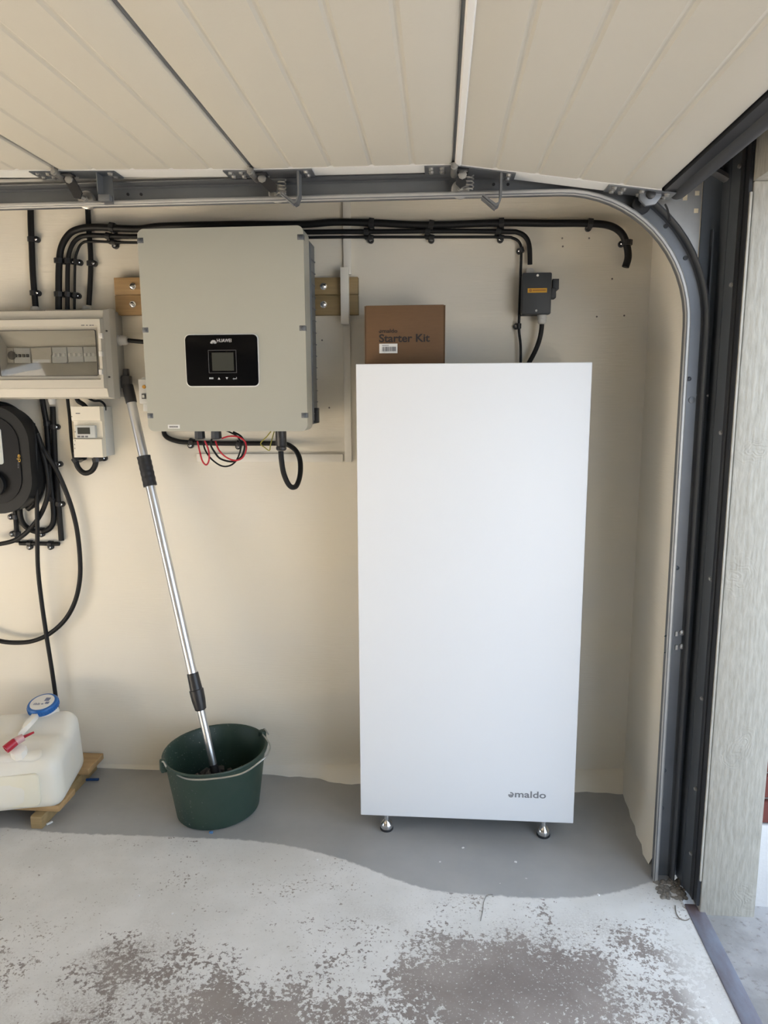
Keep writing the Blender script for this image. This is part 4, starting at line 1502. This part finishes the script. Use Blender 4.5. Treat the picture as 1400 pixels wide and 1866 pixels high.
def oval(cx, cy, A_, B_, z, flat=0):
    out = []
    for k in range(NS):
        a = 2 * pi * k / NS
        u, v = A_ * cos(a), B_ * sin(a)
        out.append(Vector((cx + u * cos(ang) - v * sin(ang), cy + u * sin(ang) + v * cos(ang), z)))
    return out


rings = []
C0, C1 = (-.766, -.232), (-.761, -.250)


def bring(t_, off=0.0):
    cx, cy = C0[0] + (C1[0] - C0[0]) * t_, C0[1] + (C1[1] - C0[1]) * t_
    return oval(cx, cy, .148 + (.180 - .148) * t_ + off, .138 + (.167 - .138) * t_ + off, zr * t_)


seq = [(0.0, -.010, 0), (0.0, -.002, .004), (0.02, 0, 0)] + [(q / 8, 0, 0) for q in range(1, 8)] + [(.93, 0, 0), (.935, .006, 0), (.985, .008, 0), (1.0, .005, 0), (1.0, .001, 0), (.985, -.003, 0), (.6, -.004, 0), (.06, -.005, 0)]
mb = MB()
for t_, off, dz in seq:
    r_ = bring(t_, off)
    mb.v += [p + Vector((0, 0, dz)) for p in r_]
for i in range(len(seq) - 1):
    for k in range(NS):
        k2 = (k + 1) % NS
        mb.f.append([i * NS + k, i * NS + k2, (i + 1) * NS + k2, (i + 1) * NS + k])
mb.f.append(list(range(NS))[::-1])
mb.f.append([(len(seq) - 1) * NS + k for k in range(NS)])
mb.build('bucket_shell', M_BUCK, bk, ang=50)
# lugs and wire handle lying against the front
pl, pr_ = P(296, 1388, -.27), P(475, 1332, -.18)
pl = G(297, 1385, zr)
pr_ = G(472, 1333, zr)
rim_ = bring(.97, .004)
pl = min(rim_, key=lambda q: (q - pl).length)
pr_ = min(rim_, key=lambda q: (q - pr_).length)
for p, sgn in ((pl, -1), (pr_, 1)):
    dirv = (p - Vector((-.757, -.250, zr)))
    dirv.z = 0
    dirv.normalize()
    c = p + dirv * .006
    mb = MB()
    M_ = Matrix.Translation(Vector((c.x, c.y, zr - .014))) @ Matrix.Rotation(atan2(dirv.y, dirv.x), 4, 'Z')
    mb.box(-.014, .006, -.014, .014, -.022, .020, .005, 2, M_)
    mb.build('handle_lug', M_BUCK, bk)
hl = [pr_ + Vector((.028, -.012, .004)), pr_ + Vector((.010, -.004, .022)), pr_ + Vector((.006, -.010, .004)), P(486, 1347, -.30), P(492, 1358, -.34), P(490, 1370, -.38), P(480, 1383, -.425), P(440, 1410, -.452), P(380, 1420, -.448), P(345, 1420, -.44), P(325, 1413, -.42), P(312, 1402, -.38), pl + Vector((.022, -.030, .004)), pl + Vector((.006, -.016, .014)), pl + Vector((-.008, -.004, .004))]
MB().tube(smooth(hl, 6), .0028, 8).build('wire_handle', M_WIRE, bk)
mb = MB()
rnd = random.Random(5)
for k in range(90):
    a = rnd.uniform(0, 2 * pi)
    rr_ = rnd.uniform(0, .118)
    x, y = -.76 + rr_ * cos(a), -.243 + rr_ * sin(a)
    s = rnd.uniform(.008, .02)
    zt = .085 + .045 * max(0, (x + .76) / .13) + rnd.uniform(-.006, .006)
    M_ = Matrix.Translation((x, y, zt)) @ Matrix.Rotation(rnd.uniform(0, 3), 4, Vector((rnd.random(), rnd.random(), rnd.random() + .1)).normalized())
    mb.box(-s, s, -s * .7, s * .7, -s * .5, s * .5, s * .15, 1, M_)
rb = mb.build('rubble', M_RUBBLE)
rb['kind'] = 'stuff'
tag(rb, 'dark broken rubble lying inside the green bucket', 'rubble')

A = P(237, 722, -.050)
Bp = P(388, 1390, -.255)
dvec = (Bp - A)
Lp = dvec.length
dn = dvec.normalized()
pole = thing('telescopic_pole', 'silver telescopic pole with black grip leaning from bucket against the wall', 'pole', Bp)


def along(py):
    """parameter on the pole line where it projects to image row py"""
    lo, hi = -.2, 1.2
    for _ in range(50):
        m_ = (lo + hi) / 2
        q = A + dvec * m_ - CAM
        y_ = 933 + FPX * q.dot(DV) / q.dot(_f)
        if y_ < py:
            lo = m_
        else:
            hi = m_
    return lo * Lp


def seg(py0, py1, prof_, name, m, parent=pole):
    s0, s1 = along(py0), along(py1)
    pr2 = [(r, s0 + (s1 - s0) * t_) for r, t_ in prof_]
    return MB().lathe(A, dn, pr2, 24).build(name, m, parent)


seg(728, 1235, [(.0165, 0), (.0165, 1)], 'upper_tube', M_ALU)
seg(1270, 1400, [(.0135, 0), (.0135, 1)], 'lower_tube', M_ALU)
seg(1393, 1412, [(.0142, 0), (.0142, 1)], 'foot_cap', M_BLKP)
gp = [(.018, 0), (.0235, .01)]
for k in range(24):
    t_ = .03 + .94 * k / 23
    gp.append((.0230 + .0006 * cos(k * pi / 2.2), t_))
gp += [(.0235, .99), (.018, 1)]
seg(831, 886, gp, 'foam_grip', M_RUBBER)
seg(1226, 1258, [(.017, 0), (.0195, .02), (.0205, .5), (.0215, 1)], 'clamp_sleeve', M_BLKP)
seg(1256, 1294, [(.0225, 0), (.0245, .02), (.0245, .10), (.0235, .5), (.0195, .95), (.015, 1)], 'twist_lock', M_BLKP)
h0 = along(728)
mb = MB().lathe(A, dn, [(.012, h0 - .055), (.019, h0 - .05), (.0195, h0 - .01), (.0185, h0 + .012)], 16)
p = A + dn * (h0 - .05)
mb.box(p.x - .018, p.x + .014, p.y - .016, p.y + .014, p.z - .01, p.z + .034, .005)
mb.box(p.x - .010, p.x + .006, p.y - .010, p.y + .010, p.z + .03, p.z + .058, .003)
mb.build('end_coupling', M_BLKP, pole)

# ------------------------------------------------------------------ pallet and jerrycan
pal = thing('wooden_pallet', 'small rough wooden pallet on the floor under the jerrycan', 'pallet', (-1.6, -.2, 0))
PZ0, PZ1 = .044, .066
MB().box(-2.0, -1.288, -.135, -.012, PZ0, PZ1, .002).build('board', M_WOOD, pal)
MB().box(-2.0, -1.272, -.372, -.262, PZ0, PZ1, .002).build('board', M_WOOD, pal)
for x in (-1.356, -1.9):
    MB().box(x, x + .040, -.405, -.015, 0, PZ0, .002).build('runner', M_WOODT, pal)
JM = Matrix.Translation((-1.240, -.400, 0)) @ Matrix.Rotation(radians(12), 4, 'Z')


def J(x, y, z):
    return JM @ Vector((x, y, z))


jug = thing('jerrycan', 'white translucent plastic jerrycan lying on the small wooden pallet', 'jerrycan', (-1.5, -.25, PZ1))
# lofted body: local x from -.45 to 0, y from 0 (front) to .30 (rear)
NU, NV = 44, 26


def jug_mesh():
    bm = bmesh.new()
    bmesh.ops.create_cube(bm, size=1)
    for v in bm.verts:
        v.co = Vector((-.46 + (v.co.x + .5) * .46, (v.co.y + .5) * .30, PZ1 + .001 + (v.co.z + .5) * .212))
    for v in bm.verts:
        if v.co.z > .15:
            v.co.z += -.030 if v.co.y < .15 else .028
        if v.co.z > .15:
            v.co.x += -.012 if v.co.x > -.2 else .012
            if v.co.y < .1:
                v.co.y += .012
    bmesh.ops.bevel(bm, geom=list(bm.edges), offset=.046, segments=6, profile=.5, affect='EDGES', clamp_overlap=True)
    bmesh.ops.subdivide_edges(bm, edges=[e for e in bm.edges if e.calc_length() > .06], cuts=9, use_grid_fill=True)
    for v in bm.verts:
        c_ = v.co
        # handle recess and raised lobes on the top
        k = max(0.0, min(1.0, (c_.z - .17) / .06))
        dx_, dy_ = (c_.x + .10) / .10, (c_.y - .165) / .035
        c_.z -= k * .020 * math.exp(-dx_ * dx_ * .5 - dy_ * dy_)
        dx_, dy_ = (c_.x + .17) / .10, (c_.y - .115) / .06
        c_.z += k * .014 * math.exp(-dx_ * dx_ - dy_ * dy_)
        # slightly proud panel on the front
        if c_.y < .02:
            d_ = max(0, 1 - abs(c_.x + .25) / .17) * max(0, 1 - abs(c_.z - .15) / .10)
            c_.y -= .010 * min(1, d_ * 4)
    return bm


mb = MB()
mb.frombm(jug_mesh(), JM)
mb.box(-.41, -.050, .022, .140, .15, .262, .034, 5, JM)
mb.build('can_body', M_JUG, jug, ang=60)
MB().prism(rrect(-.40, -.068, .092, .205, .018, 5), -.003, .030, .003, 2, JM).build('front_panel', mat('yellowed_polythene', (0.79, 0.75, 0.60), 0.45, sub=.3, var=(6, .5), col2=(0.82, 0.80, 0.72)), jug, ang=60)
cc = G(80, 1287, .318)
cc = Vector((cc.x, cc.y, .312))
axc = Vector((-.03, -.28, 1)).normalized()
cap = MB()
prf = [(.0, 0), (.050, 0), (.053, .004), (.053, .020), (.050, .025), (.044, .026)]
cap.lathe(cc, axc, prf, 40)
for k in range(40):
    a = 2 * pi * k / 40
    u = axc.orthogonal().normalized()
    s = axc.cross(u)
    q = cc + (u * cos(a) + s * sin(a)) * .0532
    cap.tube([q + axc * .003, q + axc * .019], .0016, 5)
co = cap.build('blue_cap', M_BLUE, jug)
MB().lathe(cc - axc * .03, axc, [(.046, 0), (.046, .032)], 30).build('cap_neck', M_JUGW, jug)
cl_ = MB().lathe(cc + axc * .0255, axc, [(.042, 0), (.042, .0012)], 36).build('cap_label', M_STICK, co)
mb = MB()
ex = Vector((1, 0, 0))
ex = (ex - axc * ex.dot(axc)).normalized()
ey = axc.cross(ex)
Mx = Matrix((ex, ey, axc)).transposed().to_4x4()
Mx.translation = cc + axc * .0266
for k in range(5):
    mb.box(-.026 + k * .005, -.023 + k * .005, -.016, -.008 + .003 * (k % 2), 0, .0006, M=Mx)
mb.box(.004, .022, .006, .024, 0, .0006, M=Mx)
mb.box(.002, .010, -.013, -.008, 0, .0006, M=Mx)
mb.box(.014, .028, -.010, .002, 0, .0006, M=Mx)
mb.build('cap_print', mat('label_blue_grey', (0.16, 0.19, 0.30), 0.5), co)
# carrying handle
hb = [G(68, 1298, .300), G(60, 1308, .312), G(48, 1322, .300), G(36, 1338, .272)]
mb = MB()
sp = smooth(hb, 6)
fr = []
for i in range(len(sp)):
    tt = (sp[min(i + 1, len(sp) - 1)] - sp[max(i - 1, 0)]).normalized()
    sd_ = tt.cross(Vector((0, 0, 1))).normalized()
    fr.append((sd_, sd_.cross(tt)))
mb.sweep(sp, fr, [(-.014, -.008), (-.010, .006), (.010, .006), (.014, -.008), (.010, -.012), (-.010, -.012)])
mb.build('carry_handle', M_JUGW, jug)
# small spout
sc_ = G(34, 1368, .272)
ax2 = Vector((.10, -.38, .9)).normalized()
mb = MB().lathe(sc_ - ax2 * .02, ax2, [(.026, 0), (.026, .022), (.024, .028), (.016, .032)], 8)
mb.build('spout_cap', M_JUGW, jug)
s0, s1, s2, s3 = sc_ + Vector((-.024, -.032, .020)), sc_ + Vector((-.006, -.004, .034)), sc_ + Vector((.010, .016, .040)), sc_ + Vector((.040, .030, .052))
MB().tube([s1, s2], [.0135, .0125], 16).build('tap_barrel', M_PINK, jug)
mb = MB().lathe(s0, (s1 - s0), [(.008, .002), (.008, 0), (.0145, 0), (.0148, .010), (.0140, (s1 - s0).length)], 16)
tp = mb.build('tap_nozzle', M_REDP, jug)
MB().tube([s2, s3], [.0055, .0035], 8).build('tap_lever', M_REDP, jug)

# ------------------------------------------------------------------ bits on the floor
a, b = G(140, 1424, .012), G(178, 1420, .012)
mb = MB().tube([G(136, 1426, .006), G(150, 1421, .006), G(180, 1420, .006)], .005, 7)
tag(mb.build('plastic_offcut', mat('dark_blue_plastic', (0.01, 0.05, 0.16), .4)), 'dark blue plastic offcut on the floor between the pallet boards', 'offcut')
p = G(386, 1516, 0)
tag(MB().box(p.x - .006, p.x + .006, p.y - .010, p.y - .002, 0, .006, .001).build('plastic_offcut', mat('pale_blue_plastic', (0.10, 0.22, 0.42), .4)), 'tiny pale blue plastic bit touching the bucket front', 'offcut')
p = G(90, 1501, 0)
M_ = Matrix.Translation(p) @ Matrix.Rotation(radians(60), 4, 'Z')
tag(MB().box(-.011, .011, -.004, .004, 0, .005, .001, 1, M_).build('paint_chip', M_CHIP), 'white chip on the grey floor beside the pallet runner', 'chip')
for k, (px, py, s, lab) in enumerate(((253, 1632, .0035, 'white paint fleck on worn floor in front of the bucket'), (314, 1665, .0035, 'white paint fleck on worn floor nearest the camera'), (578, 1567, .004, 'white paint fleck on pale floor near the grey edge'),
                                      (940, 1571, .004, 'white paint fleck on grey floor below cabinet right foot'), (1091, 1631, .004, 'white paint fleck on the floor close to the door track'), (844, 1545, .004, 'white paint fleck on grey floor below the cabinet'), (802, 1571, .003, 'white paint fleck on grey floor below cabinet centre'))):
    p = G(px, py, 0)
    M_ = Matrix.Translation(p) @ Matrix.Rotation(random.uniform(0, 3), 4, 'Z')
    tag(MB().prism([(-s, -.0), (s * .8, -.0), (s, .0015), (-s * .6, .002)], -s * .7, s * .7, M=M_).build('paint_fleck', M_CHIP), lab, 'fleck', 'white flecks on the floor')
mb = MB().tube(smooth([G(876, 1678, .002), G(880, 1660, .002), G(882, 1643, .002), G(888, 1632, .002), G(898, 1630, .002)], 6), .0009, 5)
tag(mb.build('thin_strand', M_DIRT), 'thin dark curved strand on pale floor below the cabinet', 'strand')
mb = MB().tube(smooth([G(1231, 1650, .002), G(1233, 1664, .002), G(1240, 1674, .002), G(1250, 1677, .002), G(1257, 1674, .002)], 6), .0013, 5)
tag(mb.build('thin_strand', M_DIRT), 'thin dark crooked strand on floor beside the threshold strip', 'strand')
